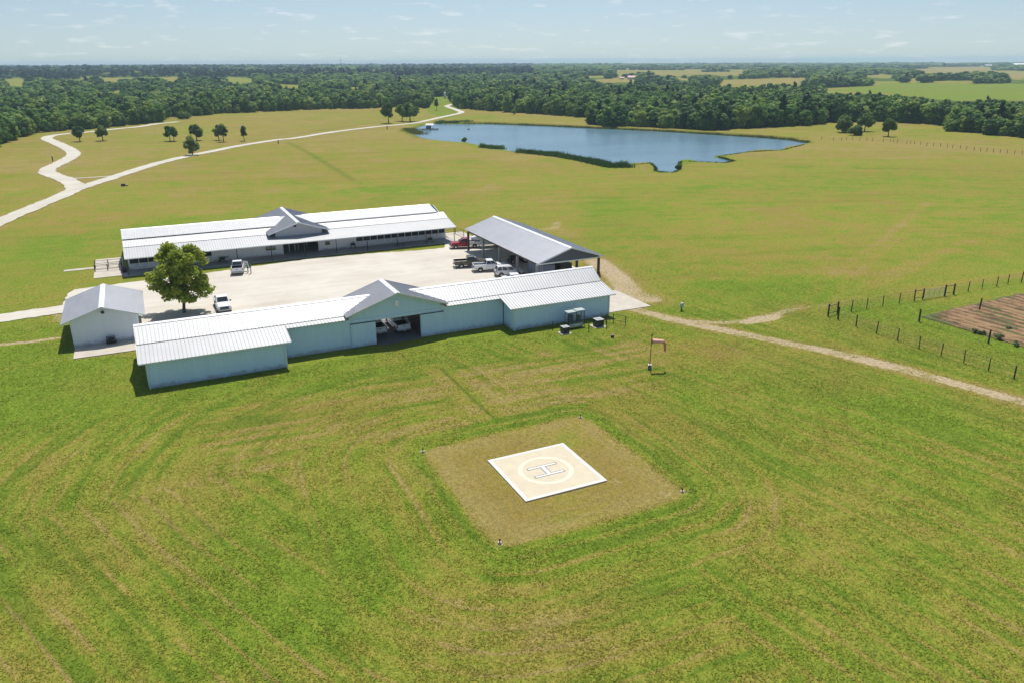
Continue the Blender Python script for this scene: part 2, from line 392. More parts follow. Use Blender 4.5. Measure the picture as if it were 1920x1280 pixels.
def ground():
    NA = 690
    ang_in = np.linspace(-0.95, 0.95, NA)
    ang_out = np.linspace(0.95, 2 * PI - 0.95, 42)[1:-1]
    ang = np.concatenate([ang_in, ang_out]); na = len(ang)
    rad = [8.0]
    while rad[-1] < 9200:
        r = rad[-1]; k = 1.05 if r < 34 else (1.0046 if r < 700 else 1.02)
        rad.append(r * k)
    rad = np.array(rad); nr = len(rad)
    A, Rr = np.meshgrid(ang + AX, rad)
    x = CAM.x + Rr * np.sin(A); y = CAM.y + Rr * np.cos(A)
    x = x.ravel(); y = y.ravel()
    z = terrain(x, y)
    d = np.hypot(x - CAM.x, y - CAM.y)
    # ---- gentle unevenness
    z += (fbm(x / 9, y / 9, 3, 3) - .5) * 0.10 * sstep(140, 30, np.hypot(x - 31, y - 20) * 0 + np.abs(d - 70) + 40)
    # ---- pond bed
    li = in_poly(x, y, lake); dl = dist_line(x, y, lake, True)
    z = np.where(li, -0.25 - np.clip(dl / 2.5, 0, 1) * 1.2, z)
    near = (~li) & (dl < 30)
    u, v = project(x, y, z)
    far_bank = near & (v < 262) & (u > 860)
    z = np.where(far_bank, z + 0.9 * sstep(0.0, 2.2, dl) * sstep(14, 6, dl), z)
    # ---- paint: dirt, tan, lush, dark
    n1 = fbm(x / 28, y / 28, 11, 5); n2 = fbm(x / 6, y / 6, 21, 4); n3 = fbm(x / 1.7, y / 1.7, 31, 3); n0 = fbm(x / 90, y / 90, 41, 4)
    dirt = np.zeros_like(x); tan = 0.27 + 0.10 * sstep(0, 60, y); lush = np.zeros_like(x); dark = np.zeros_like(x); brown = sstep(.55, .72, n1 * .6 + n2 * .4) * .5
    beyond = sstep(70, 160, y)
    tan += beyond * (0.15 + .06 * sstep(0, 120, x)) + beyond * (fbm(x / 14, y / 14, 117, 4) - .5) * .8 + (n0 - .5) * (0.35 + .35 * beyond) + (n1 - .5) * 0.5 + (n2 - .5) * .35
    lush += np.clip((n1 * .5 + n2 * .5 - .52) * 3, 0, 1) * 0.55
    # streaky wind rows in the hay meadow beyond the barns
    rot_ = -0.30 + (fbm(x / 300, y / 300, 53, 2) - .5) * .5; wx = x * np.cos(rot_) + y * np.sin(rot_); wy = -x * np.sin(rot_) + y * np.cos(rot_)
    st = fbm(wx / 38, wy / 3.2, 51, 5)
    mead = sstep(20, 90, y) + sstep(60, 90, x) * sstep(-10, 5, y)
    tan += ((st - .5) * .55 + (n3 - .5) * .7 + (n2 - .5) * .5) * np.clip(mead, 0.15, 1); lush *= 1 - .7 * np.clip(mead, 0, 1) * sstep(.45, .55, st)
    dark += sstep(.60, .70, fbm(wx / 16 + 5, wy / 2.0, 57, 3)) * .16 * np.clip(mead, 0, 1)
    brown = np.maximum(brown, np.clip(mead, 0, 1) * sstep(.44, .62, fbm(wx / 40 + 9, wy / 20, 111, 5)) * (.10 + .5 * n2)); tan += np.clip(mead, 0, 1) * .04
    # green swale right of the carport, and lawn near the buildings
    def blob(cx, cy, rx, ry, rot=0.0):
        c, s = math.cos(rot), math.sin(rot); qx = (x - cx) * c + (y - cy) * s; qy = -(x - cx) * s + (y - cy) * c
        return sstep(1.25, 0.35, np.hypot(qx / rx, qy / ry) + (n2 - .5) * 0.8)
    for b in ((31, -4, 44, 7, 0), (-16, 12, 14, 26, 0.3), (12, 97, 26, 14, 0.3), (-22, 80, 18, 30, 0), (104, 66, 13, 30, -0.55), (70, -3.6, 9, 3.6, -1.0), (78, 42, 5, 22, -0.9), (98, -24, 16, 34, 0.18),
              (62, -36, 15, 16, 0.5), (66, 112, 20, 6, 0.35), (-9, -26, 9, 12, 0), (8, -40, 11, 9, 0.6)):
        k = blob(*b) * (.35 + 1.0 * n2); lush = np.maximum(lush, np.clip(k, 0, 1) * 0.7); tan -= 0.22 * k
    for b in ((60, -17, 9, 5, 0.1), (47, -13, 14, 4.5, 0.05), (12, -18, 9, 3, -0.1), (66, -22, 7, 6, 0.4), (-12, -14, 7, 9, 0.4), (0, -27, 6, 5, 0.2), (46, -52, 10, 5, 0.3), (20, -53, 10, 5, -0.2), (108, 15, 14, 3, -0.5), (90, 120, 34, 9, 0.5)):
        k = blob(*b) * (.3 + 1.0 * n2); tan += 0.30 * k; lush *= 1 - np.clip(0.6 * k, 0, 1)
    # ---- mowing round the pad: offsets of a rounded square
    cx, cy, h = 31.1, -35.85, 6.9
    qx = np.abs(x - cx) - h; qy = np.abs(y - cy) - h
    sd = np.hypot(np.maximum(qx, 0), np.maximum(qy, 0)) + np.minimum(np.maximum(qx, qy), 0) - 1.8 + (n2 - .5) * 0.9 + (n3 - .5) * .35
    near_pad = sstep(0.35, -0.35, sd)
    front = sstep(2, -8, y) * sstep(64, 46, np.hypot(x - cx, y - cy) * 0.8)
    left = sstep(15, 9, x + (n0 - .5) * 8) * sstep(-22, -27, y)
    wide_ = sd + (n0 - .5) * 3 > 8.5
    ql = x * .914 + y * .407 + (n0 - .5) * 9; qr = x * .985 + y * .17 + (n0 - .5) * 9
    left = left * wide_; right = wide_ & (left < .5) & (x > 33)
    q = np.where(left > .5, ql, np.where(right, qr, sd + (n0 - .5) * 2))
    per = np.abs(((q + (n1 - .5) * .5) / 1.95) % 1.0 - 0.5) * 2           # 0..1 across a swath
    along = np.where((left > .5) | right, x * .35 - y * .93, np.where(np.abs(x - cx) > np.abs(y - cy), y, x))
    streak = fbm(along / 10.0, q / 0.62, 63, 4); streak2 = fbm(along / 26.0 + 4, q / 1.9, 67, 3)
    sw = sstep(0.80, 0.97, per) * sstep(0.40, 0.60, fbm(along / 9 + 3, q / 3.0, 61, 3))
    sw_d = sstep(0.55, 0.68, per) * (1 - sstep(0.68, 0.8, per)) * sstep(0.42, 0.6, fbm(x / 5, y / 5 + 9, 71, 3))
    fr = front * (1 - near_pad)
    tan += fr * ((0.62 + .30 * left) * sw - 0.03); dark += fr * sw_d * 0.25
    tan += fr * (((streak - .5) * 1.25 + (streak2 - .5) * .14) * np.where(wide_, .8, 1) + .02); dark += fr * sstep(.42, .30, streak) * .34; lush *= 1 - fr * .55 * sstep(.5, .62, streak2)
    ring = sstep(0.1, 0.6, sd) * sstep(3.0, 1.9, sd)
    lush = np.maximum(lush, ring * (.0 + .7 * n2)); tan -= ring * 0.10
    dark = np.maximum(dark, sstep(0.35, 0.0, np.abs(sd - 2.55)) * 0.6 * sstep(0.35, 0.55, fbm(x / 9 + 2, y / 9, 91, 2)) * (x > 27))
    inner = np.abs(((sd + 20) / 1.25) % 1.0 - 0.5) * 2
    tan = tan * (1 - near_pad) + near_pad * (0.76 + 0.28 * sstep(0.6, 1, inner) + (n2 - .5) * 0.6 + (n1 - .5) * .5)
    lush *= 1 - 0.92 * near_pad
    dark += near_pad * sstep(0.5, 0.8, inner) * sstep(0.95, 0.8, inner) * 0.30 * n2
    for gx, gy, rx in ((36.0, -30.8, 1.6), (29.0, -43.0, 1.4)):
        lush = np.maximum(lush, 0.6 * sstep(1.2, 0.3, np.hypot((x - gx) / rx, (y - gy) / 0.9)))
    for lx, ly in ((39.35, -27.57), (22.51, -27.56), (39.72, -43.91), (22.86, -43.96), (35.6, -40.0), (38.2, -43.6)):
        dirt = np.maximum(dirt, 0.36 * sstep(1.4, 0.2, np.hypot(x - lx, y - ly)))
    brown = brown * (1 - near_pad) + near_pad * sstep(.34, .60, n2 * .5 + n1 * .5) * (.25 + .75 * sstep(-.8, -3.2, sd)); tan += near_pad * .14 * sstep(-3, -.8, sd)
    for b in ((62, -18, 10, 5, 0.1), (88, -22, 5, 22, 0.30), (70, -30, 8, 7, .4), (14, -14, 12, 4, -.05), (46, -30, 5, 12, .1)):
        k = blob(*b); brown = np.maximum(brown, k * (.2 + .9 * n2))
    # mown strip from the pad to the barn
    k = sstep(0.95, 0.65, np.abs(x - 30.35 + (n2 - .5) * 0.3)) * sstep(-25.5, -24.2, y) * sstep(-7.6, -8.6, y)
    tan += k * 0.25; dark *= 1 - k
    k = sstep(0.28, 0.06, np.abs(x - 31.45 + (n2 - .5) * 0.3)) * sstep(-25.5, -24.2, y) * sstep(-7.6, -8.6, y)
    dark = np.maximum(dark, k * 0.9)
    # rows of cut hay between strip and windsock
    k = sstep(31.8, 33, x) * sstep(64, 50, x) * sstep(-25.5, -24, y) * sstep(-7.5, -9.5, y)
    row = fbm(x / 9, (y + 0.03 * x) / 0.9, 101, 3)
    tan += k * (row - .45) * 2.4; dark += k * sstep(0.5, 0.3, row) * 0.3
    k = sstep(2, 6, x) * sstep(30, 28.5, x) * sstep(-26, -24, y) * sstep(-7.5, -9.5, y)
    tan += k * (row - .5) * 1.9; dark += k * sstep(0.5, 0.3, row) * 0.25
    # old swaths left front
    # lines running away from the camera on both sides
    # ---- tracks
    dt = dist_line(x, y, TRACK) + (n2 - .5) * 1.5 + (n3 - .5) * .7
    wheel = np.abs(np.abs(dt) - 0.0)
    rut = np.maximum(sstep(0.55, 0.15, np.abs(np.abs(dist_line(x, y, TRACK)) - 0.78 + (n2 - .5) * .5)), 0.45 * sstep(1.6, .5, dt))
    dirt = np.maximum(dirt, np.maximum(rut * .85, .80 * sstep(1.9, .3, dt)) * (0.50 + 0.36 * n1 + .6 * (n3 - .5))); tan += 0.55 * sstep(3.0, 1.0, dt)
    df = dist_line(x, y, FORK) + (n2 - .5) * 1.2
    dirt = np.maximum(dirt, sstep(1.7, 0.2, df) * (0.24 + 0.5 * n2) * sstep(100, 84, x)); tan += 0.35 * sstep(2.6, 0.6, df)
    dirt = np.maximum(dirt, sstep(1.3, 0.4, np.hypot((x - 78.3) / 4.2, (y + 10.9) / 1.4) + (n2 - .5) * .7) * 0.85)
    def path(pix, w, dd, tt, wob=0.8):
        nonlocal dirt, tan
        q = dist_line(x, y, [G2(*p) for p in pix]) + (n2 - .5) * wob
        dirt = np.maximum(dirt, sstep(w, w * .3, q) * dd * (0.5 + n2)); tan = tan + tt * sstep(w * 1.6, w * .4, q)
    path([(1118, 490), (1140, 506), (1158, 520), (1170, 535), (1180, 548), (1215, 560)], 4.0, 0.55, 0.5, 1.5)
    path([(1010, 432), (1040, 428), (1046, 418)], 1.8, 0.5, 0.3)
    path([(1040, 430), (1075, 440), (1088, 452)], 2.0, 0.15, 0.4)
    path([(540, 268), (580, 288), (620, 312), (660, 338), (700, 362)], 1.2, 0.0, -0.25)
    for pix, w_, k_ in (([(538, 267), (560, 277), (590, 294), (625, 315), (662, 339)], 1.7, .34), ([(549, 252.5), (600, 245), (660, 236.5), (718, 228)], 1.6, .45), ([(1600, 316), (1750, 319), (1930, 322)], 1.2, .35)):
        qd = dist_line(x, y, [G2(*p) for p in pix]) + (n2 - .5) * 1.2; dark = np.maximum(dark, k_ * sstep(w_, w_ * .3, qd))
    path([(-40, 652), (0, 646), (60, 640), (110, 633)], 0.9, 0.65, 0.4, 0.6)
    path([(115, 580), (118, 600), (150, 596)], 2.2, 0.45, 0.2)
    path([(1560, 574), (1600, 565), (1700, 550), (1800, 530), (1960, 510)], 1.4, 0.12, 0.35)
    path([(1500, 580), (1540, 530), (1600, 490), (1680, 430), (1740, 380)], 1.0, 0.08, 0.30)
    path([(1540, 590), (1580, 535), (1640, 480), (1700, 440)], 0.8, 0.08, 0.28)
    path([(1280, 500), (1420, 505), (1600, 512)], 1.5, 0.05, 0.22, 2)
    path([(-40, 700), (120, 672), (250, 660)], 0.9, 0.05, 0.3)
    path([(700, 362), (820, 470), (1000, 640)], 0.5, 0.0, 0.0)
    # strip of rough green grass between track and garden fence
    # road shoulders
    for rd, w in zip(roads, (3.2, 3.6, 1.6)):
        q = dist_line(x, y, rd) + (n2 - .5) * 1.2
        tan += 0.15 * sstep(w + 2.5, w, q); dirt = np.maximum(dirt, 0.22 * sstep(w + 1.2, w - .4, q))
    # ---- pond margin
    e = sstep(5, 0.8, dl + (n2 - .5) * 3) * (~li)
    dark = np.maximum(dark, e * np.where(v < 262, 0.5, 0.08)); tan -= 0.15 * e  # far margin painted dark for bank shade and rank growth
    lush = np.maximum(lush, e * 0.5 * (v > 262))
    dark = np.where(li, 0.9, dark)
    # ---- far fields
    tan += 0.10 * sstep(250, 420, d)
    for tt, ll, poly in CLEAR:
        k = in_poly(u, v, poly) & (d > 420)
        tan = np.where(k, tt + (n1 - .5) * .3, tan); lush = np.where(k, ll, lush); dark = np.where(k, 0, dark)
    k = in_poly(u, v, [(1500, 262), (1560, 255), (1640, 263), (1700, 266), (1800, 270), (1930, 283), (1930, 296), (1700, 279), (1560, 268)]) & (d > 300)
    tan = np.where(k, 0.85 + (n1 - .5) * .5, tan); lush = np.where(k, 0, lush)
    k = in_poly(u, v, [(290, 262), (620, 250), (700, 225), (730, 208), (480, 216), (360, 232)]) & (d > 300)
    lush = np.where(k, lush * .3, lush)
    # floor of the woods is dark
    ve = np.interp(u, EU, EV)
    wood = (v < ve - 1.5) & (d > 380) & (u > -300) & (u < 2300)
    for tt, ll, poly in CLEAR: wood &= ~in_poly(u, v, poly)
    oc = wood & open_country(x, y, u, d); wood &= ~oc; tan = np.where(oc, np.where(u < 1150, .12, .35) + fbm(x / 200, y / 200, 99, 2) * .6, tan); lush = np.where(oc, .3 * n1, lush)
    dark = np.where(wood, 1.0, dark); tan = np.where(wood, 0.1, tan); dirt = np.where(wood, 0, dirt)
    me = bpy.data.meshes.new('ground')
    nv = na * nr
    idx = np.arange(nv).reshape(nr, na)
    a = idx[:-1, :]; b = np.roll(idx, -1, 1)[:-1, :]; c = np.roll(idx, -1, 1)[1:, :]; dd = idx[1:, :]
    quads = np.stack([a, dd, c, b], -1).reshape(-1, 4)
    hub = nv
    co = np.column_stack([x, y, z]); co = np.vstack([co, [CAM.x, CAM.y, 0]])
    tri = np.column_stack([np.full(na, hub), idx[0], np.roll(idx[0], -1)])
    nf = len(quads); nt_ = len(tri)
    me.vertices.add(nv + 1); me.vertices.foreach_set('co', co.ravel())
    me.loops.add(nf * 4 + nt_ * 3)
    me.loops.foreach_set('vertex_index', np.concatenate([quads.ravel(), tri.ravel()]).astype(np.int32))
    me.polygons.add(nf + nt_)
    me.polygons.foreach_set('loop_start', np.concatenate([np.arange(nf) * 4, nf * 4 + np.arange(nt_) * 3]).astype(np.int32))
    me.polygons.foreach_set('use_smooth', np.ones(nf + nt_, bool))
    me.update(calc_edges=True); me.validate()
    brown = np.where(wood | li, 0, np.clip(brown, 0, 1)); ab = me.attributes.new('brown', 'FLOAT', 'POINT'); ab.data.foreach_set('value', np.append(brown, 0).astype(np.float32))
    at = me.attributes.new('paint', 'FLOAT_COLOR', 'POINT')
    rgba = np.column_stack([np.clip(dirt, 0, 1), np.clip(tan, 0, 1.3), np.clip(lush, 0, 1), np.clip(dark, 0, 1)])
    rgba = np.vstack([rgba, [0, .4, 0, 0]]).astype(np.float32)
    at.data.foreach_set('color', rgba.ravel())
    o = bpy.data.objects.new('ground', me); COL.objects.link(o); structure(o)
    me.materials.append(grass_ground())
    return rgba, co

GRASS_LUSH = (0.122, 0.184, 0.019); GRASS_OLIVE = (0.194, 0.194, 0.033); GRASS_TAN = (0.242, 0.196, 0.066); GRASS_DARK = (0.048, 0.082, 0.012)
def grass_ground():
    m, nt, b = nodes_of('meadow ground')
    L = nt.links.new
    at = N(nt, 'ShaderNodeAttribute'); at.attribute_name = 'paint'
    sp = N(nt, 'ShaderNodeSeparateColor'); L(at.outputs['Color'], sp.inputs['Color'])
    ge = N(nt, 'ShaderNodeNewGeometry')
    def noise(scale, det, rough=0.6, dist=0.0):
        n = N(nt, 'ShaderNodeTexNoise'); n.inputs['Scale'].default_value = scale; n.inputs['Detail'].default_value = det
        n.inputs['Roughness'].default_value = rough; n.inputs['Distortion'].default_value = dist
        L(ge.outputs['Position'], n.inputs['Vector']); return n.outputs['Fac']
    def math_(op, a, b_=None, c=None):
        n = N(nt, 'ShaderNodeMath', operation=op)
        for i, q in enumerate((a, b_, c)):
            if q is None: continue
            if isinstance(q, (int, float)): n.inputs[i].default_value = q
            else: L(q, n.inputs[i])
        return n.outputs[0]
    def mix(f, a, b_):
        n = N(nt, 'ShaderNodeMix', data_type='RGBA')
        for i, q in ((0, f), (6, a), (7, b_)):
            if isinstance(q, (int, float)): n.inputs[i].default_value = q
            elif isinstance(q, tuple): n.inputs[i].default_value = (*q, 1)
            else: L(q, n.inputs[i])
        return n.outputs[2]
    def smooth(x, lo, hi):
        n = N(nt, 'ShaderNodeMapRange', interpolation_type='SMOOTHSTEP'); n.inputs['From Min'].default_value = lo; n.inputs['From Max'].default_value = hi
        L(x, n.inputs['Value']); return n.outputs['Result']
    nA = noise(0.38, 7, 0.68); nB = noise(2.3, 4, 0.7); nC = noise(9.0, 3, 0.75); nD = noise(0.12, 4)
    tn = math_('ADD', sp.outputs['Green'], math_('MULTIPLY_ADD', nA, 1.25, -0.62))
    tn = math_('ADD', tn, math_('MULTIPLY_ADD', nB, 1.05, -0.52))
    tn = math_('ADD', tn, math_('MULTIPLY_ADD', nC, 0.45, -0.22))
    r = N(nt, 'ShaderNodeValToRGB'); e = r.color_ramp.elements
    e[0].position = 0.0; e[0].color = (*GRASS_LUSH, 1); e[1].position = 1.0; e[1].color = (*GRASS_TAN, 1)
    k = e.new(0.22); k.color = (0.156, 0.193, 0.025, 1); k = e.new(0.50); k.color = (*GRASS_OLIVE, 1); k = e.new(0.75); k.color = (0.216, 0.184, 0.042, 1)
    L(tn, r.inputs['Fac'])
    lf = math_('MULTIPLY', sp.outputs['Blue'], smooth(math_('ADD', nA, math_('MULTIPLY_ADD', nB, 0.5, -0.25)), 0.30, 0.62))
    c1 = mix(math_('MULTIPLY', lf, 0.75), r.outputs['Color'], (0.122, 0.188, 0.020))
    # brownish seed-head tint in places
    c1 = mix(math_('MULTIPLY', smooth(nD, 0.54, 0.72), 0.28), c1, (0.185, 0.140, 0.042))
    ab = N(nt, 'ShaderNodeAttribute'); ab.attribute_name = 'brown'
    c1 = mix(math_('MULTIPLY', ab.outputs['Fac'], math_('MULTIPLY_ADD', smooth(nB, .3, .65), .6, .15)), c1, (0.200, 0.142, 0.038))
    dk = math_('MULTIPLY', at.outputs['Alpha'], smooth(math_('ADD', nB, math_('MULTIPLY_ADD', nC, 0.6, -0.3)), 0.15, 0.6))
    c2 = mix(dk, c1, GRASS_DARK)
    dm = smooth(math_('ADD', sp.outputs['Red'], math_('MULTIPLY_ADD', math_('ADD', nB, nC), 0.55, -0.55)), 0.28, 0.62)
    gcol = mix(nB, (0.28, 0.220, 0.130), (0.40, 0.325, 0.215))
    c3 = mix(dm, c2, gcol)
    # blade-scale light and dark
    vv = math_('MULTIPLY', math_('MULTIPLY_ADD', smooth(nC, 0.32, 0.68), 0.40, 0.81), math_('MULTIPLY_ADD', smooth(nB, 0.3, 0.7), 0.38, 0.82))
    hs = N(nt, 'ShaderNodeMix', data_type='RGBA', blend_type='MULTIPLY'); hs.inputs[0].default_value = 1.0
    L(c3, hs.inputs[6]); cb = N(nt, 'ShaderNodeCombineColor')
    for q in ('Red', 'Green', 'Blue'): L(vv, cb.inputs[q])
    L(cb.outputs[0], hs.inputs[7])
    L(hs.outputs[2], b.inputs['Base Color'])
    b.inputs['Roughness'].default_value = 0.95; b.inputs['Specular IOR Level'].default_value = 0.03
    bp = N(nt, 'ShaderNodeBump'); bp.inputs['Strength'].default_value = 0.55; bp.inputs['Distance'].default_value = 0.12
    L(math_('ADD', math_('MULTIPLY', nB, 0.7), math_('MULTIPLY', nC, 0.5)), bp.inputs['Height']); L(bp.outputs['Normal'], b.inputs['Normal'])
    return m

PAINT, GCO = ground()

def gravel_mat(name, ca, cb_, sc=0.6):
    m, nt, b = nodes_of(name); L = nt.links.new
    ge = N(nt, 'ShaderNodeNewGeometry')
    n1 = N(nt, 'ShaderNodeTexNoise'); n1.inputs['Scale'].default_value = sc * .22; n1.inputs['Detail'].default_value = 8; n1.inputs['Roughness'].default_value = 0.62
    n2 = N(nt, 'ShaderNodeTexNoise'); n2.inputs['Scale'].default_value = sc * 12; n2.inputs['Detail'].default_value = 3
    mp = N(nt, 'ShaderNodeMapping'); mp.inputs['Scale'].default_value = (0.12, 1.2, 1); mp.inputs['Rotation'].default_value = (0, 0, 0.08)
    n3 = N(nt, 'ShaderNodeTexNoise'); n3.inputs['Scale'].default_value = sc; n3.inputs['Detail'].default_value = 4
    L(ge.outputs['Position'], n1.inputs['Vector']); L(ge.outputs['Position'], n2.inputs['Vector']); L(ge.outputs['Position'], mp.inputs['Vector']); L(mp.outputs['Vector'], n3.inputs['Vector'])
    a1 = N(nt, 'ShaderNodeMath', operation='MULTIPLY_ADD'); a1.inputs[1].default_value = 0.25; L(n2.outputs['Fac'], a1.inputs[0]); L(n1.outputs['Fac'], a1.inputs[2])
    a2 = N(nt, 'ShaderNodeMath', operation='MULTIPLY_ADD'); a2.inputs[1].default_value = 0.45; L(n3.outputs['Fac'], a2.inputs[0]); L(a1.outputs[0], a2.inputs[2])
    r = N(nt, 'ShaderNodeValToRGB'); r.color_ramp.elements[0].position = 0.55; r.color_ramp.elements[1].position = 1.05
    r.color_ramp.elements[0].color = (*ca, 1); r.color_ramp.elements[1].color = (*cb_, 1)
    L(a2.outputs[0], r.inputs['Fac']); L(r.outputs['Color'], b.inputs['Base Color'])
    b.inputs['Roughness'].default_value = 0.95; b.inputs['Specular IOR Level'].default_value = 0.1
    bp = N(nt, 'ShaderNodeBump'); bp.inputs['Strength'].default_value = 0.3; bp.inputs['Distance'].default_value = 0.03
    L(n2.outputs['Fac'], bp.inputs['Height']); L(bp.outputs['Normal'], b.inputs['Normal'])
    return m
M_GRAVEL = gravel_mat('pale caliche gravel', (0.43, 0.39, 0.325), (0.55, 0.52, 0.455))
M_ROAD = gravel_mat('pale gravel road', (0.41, 0.38, 0.315), (0.52, 0.49, 0.42))

def catmull(pts, n):
    out = []
    P = [pts[0]] + list(pts) + [pts[-1]]
    for i in range(1, len(P) - 2):
        p0, p1, p2, p3 = (np.array(q, float) for q in P[i - 1:i + 3])
        for k in range(n):
            t = k / n
            out.append(tuple(0.5 * ((2 * p1) + (p2 - p0) * t + (2 * p0 - 5 * p1 + 4 * p2 - p3) * t * t + (3 * p1 - p0 - 3 * p2 + p3) * t ** 3)))
    out.append(tuple(P[-1])); return out

def road(name, pts, w, z, m, n=8, jitter=0.12):
    pts = catmull(pts, n); mb = MB(); prev = None; rr = random.Random(3)
    for i, p in enumerate(pts):
        a = pts[max(0, i - 1)]; b = pts[min(len(pts) - 1, i + 1)]
        d = Vector((b[0] - a[0], b[1] - a[1], 0))
        if d.length < 1e-6: continue
        d.normalize(); s = Vector((-d.y, d.x, 0)) * (w / 2)
        c = Vector((p[0], p[1], 0)); zz = th(p[0], p[1]) + z
        l = c + s * (1 + rr.uniform(-jitter, jitter)); r = c - s * (1 + rr.uniform(-jitter, jitter)); l.z = r.z = zz
        if prev: mb.quad([prev[1], r, l, prev[0]])
        prev = (l, r)
    return structure(mb.build(name, m, smooth=False, recalc=False))

road('gravel_road', roads[0], 4.6, 0.10, M_ROAD)
road('curving_gravel_road', roads[1], 5.2, 0.115, M_ROAD)
road('gravel_path', roads[2], 1.5, 0.08, M_ROAD)

# gravel yard between the barns, with the lane that enters it from the left
YARD = [G2(*p) for p in [(-60, 606), (0, 590), (118, 573), (128, 551), (140, 544), (200, 536), (267, 527.5), (330, 520), (395, 512), (480, 500), (585, 486), (710, 475), (780, 471), (832, 466)]]
YARD += [(58, 58.5), (63.5, 57.5), (66, 48), (69.3, 46), (69.3, 17.5), (64.5, 13.5), (60.2, 12.1), (2.0, 12.1), (1.2, 16.5), (-0.3, 18.9), (-8.4, 31.0), (-10.4, 36.0)]
YARD += [G2(*p) for p in [(0, 605), (-60, 622)]]
def flat_sheet(name, poly, z, m, wob=0.0, sub=None):
    pts = []
    n = len(poly)
    for i in range(n):
        a = np.array(poly[i]); b = np.array(poly[(i + 1) % n]); L = np.linalg.norm(b - a); k = max(1, int(L / 0.8)) if wob else 1
        for j in range(k):
            q = a + (b - a) * j / k
            if wob and j: q = q + np.array([R.uniform(-wob, wob), R.uniform(-wob, wob)])
            pts.append(q)
    bm = bmesh.new(); vs = [bm.verts.new((p[0], p[1], z)) for p in pts]
    f = bm.faces.new(vs); bmesh.ops.triangulate(bm, faces=[f])
    bmesh.ops.recalc_face_normals(bm, faces=bm.faces)
    me = bpy.data.meshes.new(name); bm.to_mesh(me); bm.free()
    if me.polygons[0].normal.z < 0: me.flip_normals()
    me.materials.append(m); o = bpy.data.objects.new(name, me); COL.objects.link(o); return structure(o)
flat_sheet('gravel_yard', YARD, 0.075, M_GRAVEL, 0.22)

def pavement(name, x0, y0, x1, y1, h=0.10, m=None):
    mb = MB(); mb.box(x0, y0, -0.2, x1, y1, h); return structure(mb.build(name, m or M_CONC, bevel=0.015))
pavement('concrete_apron', 60.35, 0.95, 67.9, 10.4, 0.09)
pavement('shed_apron', -8.12, 14.25, 1.0, 18.84, 0.10)
pavement('barn_walkway', -2.4, 54.62, 58.4, 58.86, 0.12, M_CONC2)
pavement('pen_slab', -6.95, 55.7, -2.46, 70.5, 0.10)
pavement('pen_path', -11.8, 63.2, -7.0, 64.5, 0.08)
pavement('pen_apron', 58.46, 55.2, 63.2, 63.5, 0.085)

# ------------------------------------------------------------------ pond
def pond():
    bm = bmesh.new(); vs = [bm.verts.new((p[0], p[1], -0.28)) for p in lake]
    f = bm.faces.new(vs); bmesh.ops.triangulate(bm, faces=[f])
    me = bpy.data.meshes.new('pond_water'); bm.to_mesh(me); bm.free()
    if me.polygons[0].normal.z < 0: me.flip_normals()
    m, nt, b = nodes_of('pond water'); L = nt.links.new
    ge = N(nt, 'ShaderNodeNewGeometry')
    mp = N(nt, 'ShaderNodeMapping'); mp.inputs['Rotation'].default_value = (0, 0, -0.5); mp.inputs['Scale'].default_value = (0.35, 1.0, 1)
    L(ge.outputs['Position'], mp.inputs['Vector'])
    n = N(nt, 'ShaderNodeTexNoise'); n.inputs['Scale'].default_value = 1.6; n.inputs['Detail'].default_value = 5
    L(mp.outputs['Vector'], n.inputs['Vector'])
    n2 = N(nt, 'ShaderNodeTexNoise'); n2.inputs['Scale'].default_value = 0.03; n2.inputs['Detail'].default_value = 4
    L(mp.outputs['Vector'], n2.inputs['Vector'])
    r = N(nt, 'ShaderNodeValToRGB'); r.color_ramp.elements[0].position = 0.35; r.color_ramp.elements[1].position = 0.65
    r.color_ramp.elements[0].color = (0.085, 0.165, 0.215, 1); r.color_ramp.elements[1].color = (0.115, 0.200, 0.250, 1)
    L(n2.outputs['Fac'], r.inputs['Fac']); L(r.outputs['Color'], b.inputs['Base Color'])
    b.inputs['Roughness'].default_value = 0.22; b.inputs['IOR'].default_value = 1.33; b.inputs['Specular IOR Level'].default_value = 0.42
    bp = N(nt, 'ShaderNodeBump'); bp.inputs['Strength'].default_value = 0.5; bp.inputs['Distance'].default_value = 0.12
    L(n.outputs['Fac'], bp.inputs['Height']); L(bp.outputs['Normal'], b.inputs['Normal'])
    me.materials.append(m); o = bpy.data.objects.new('pond_water', me); COL.objects.link(o); structure(o)
pond()

# ================================================================== FRONT BARN
LE, BR, RG = (-0.45, 3.20), (3.60, 4.15), (6.10, 5.75)      # eave, break, ridge as (y, z)
def mir(p): return (12.2 - p[0], p[1])
fb = thing('metal_barn', 'long pale blue metal barn nearest the helipad with an open middle doorway', 'barn', (0, 0, 0))
def lean(y): return LE[1] + (y - LE[0]) * (BR[1] - LE[1]) / (BR[0] - LE[0])
X0, X1 = -0.65, 60.75
W0, W1 = 15.2, 44.95
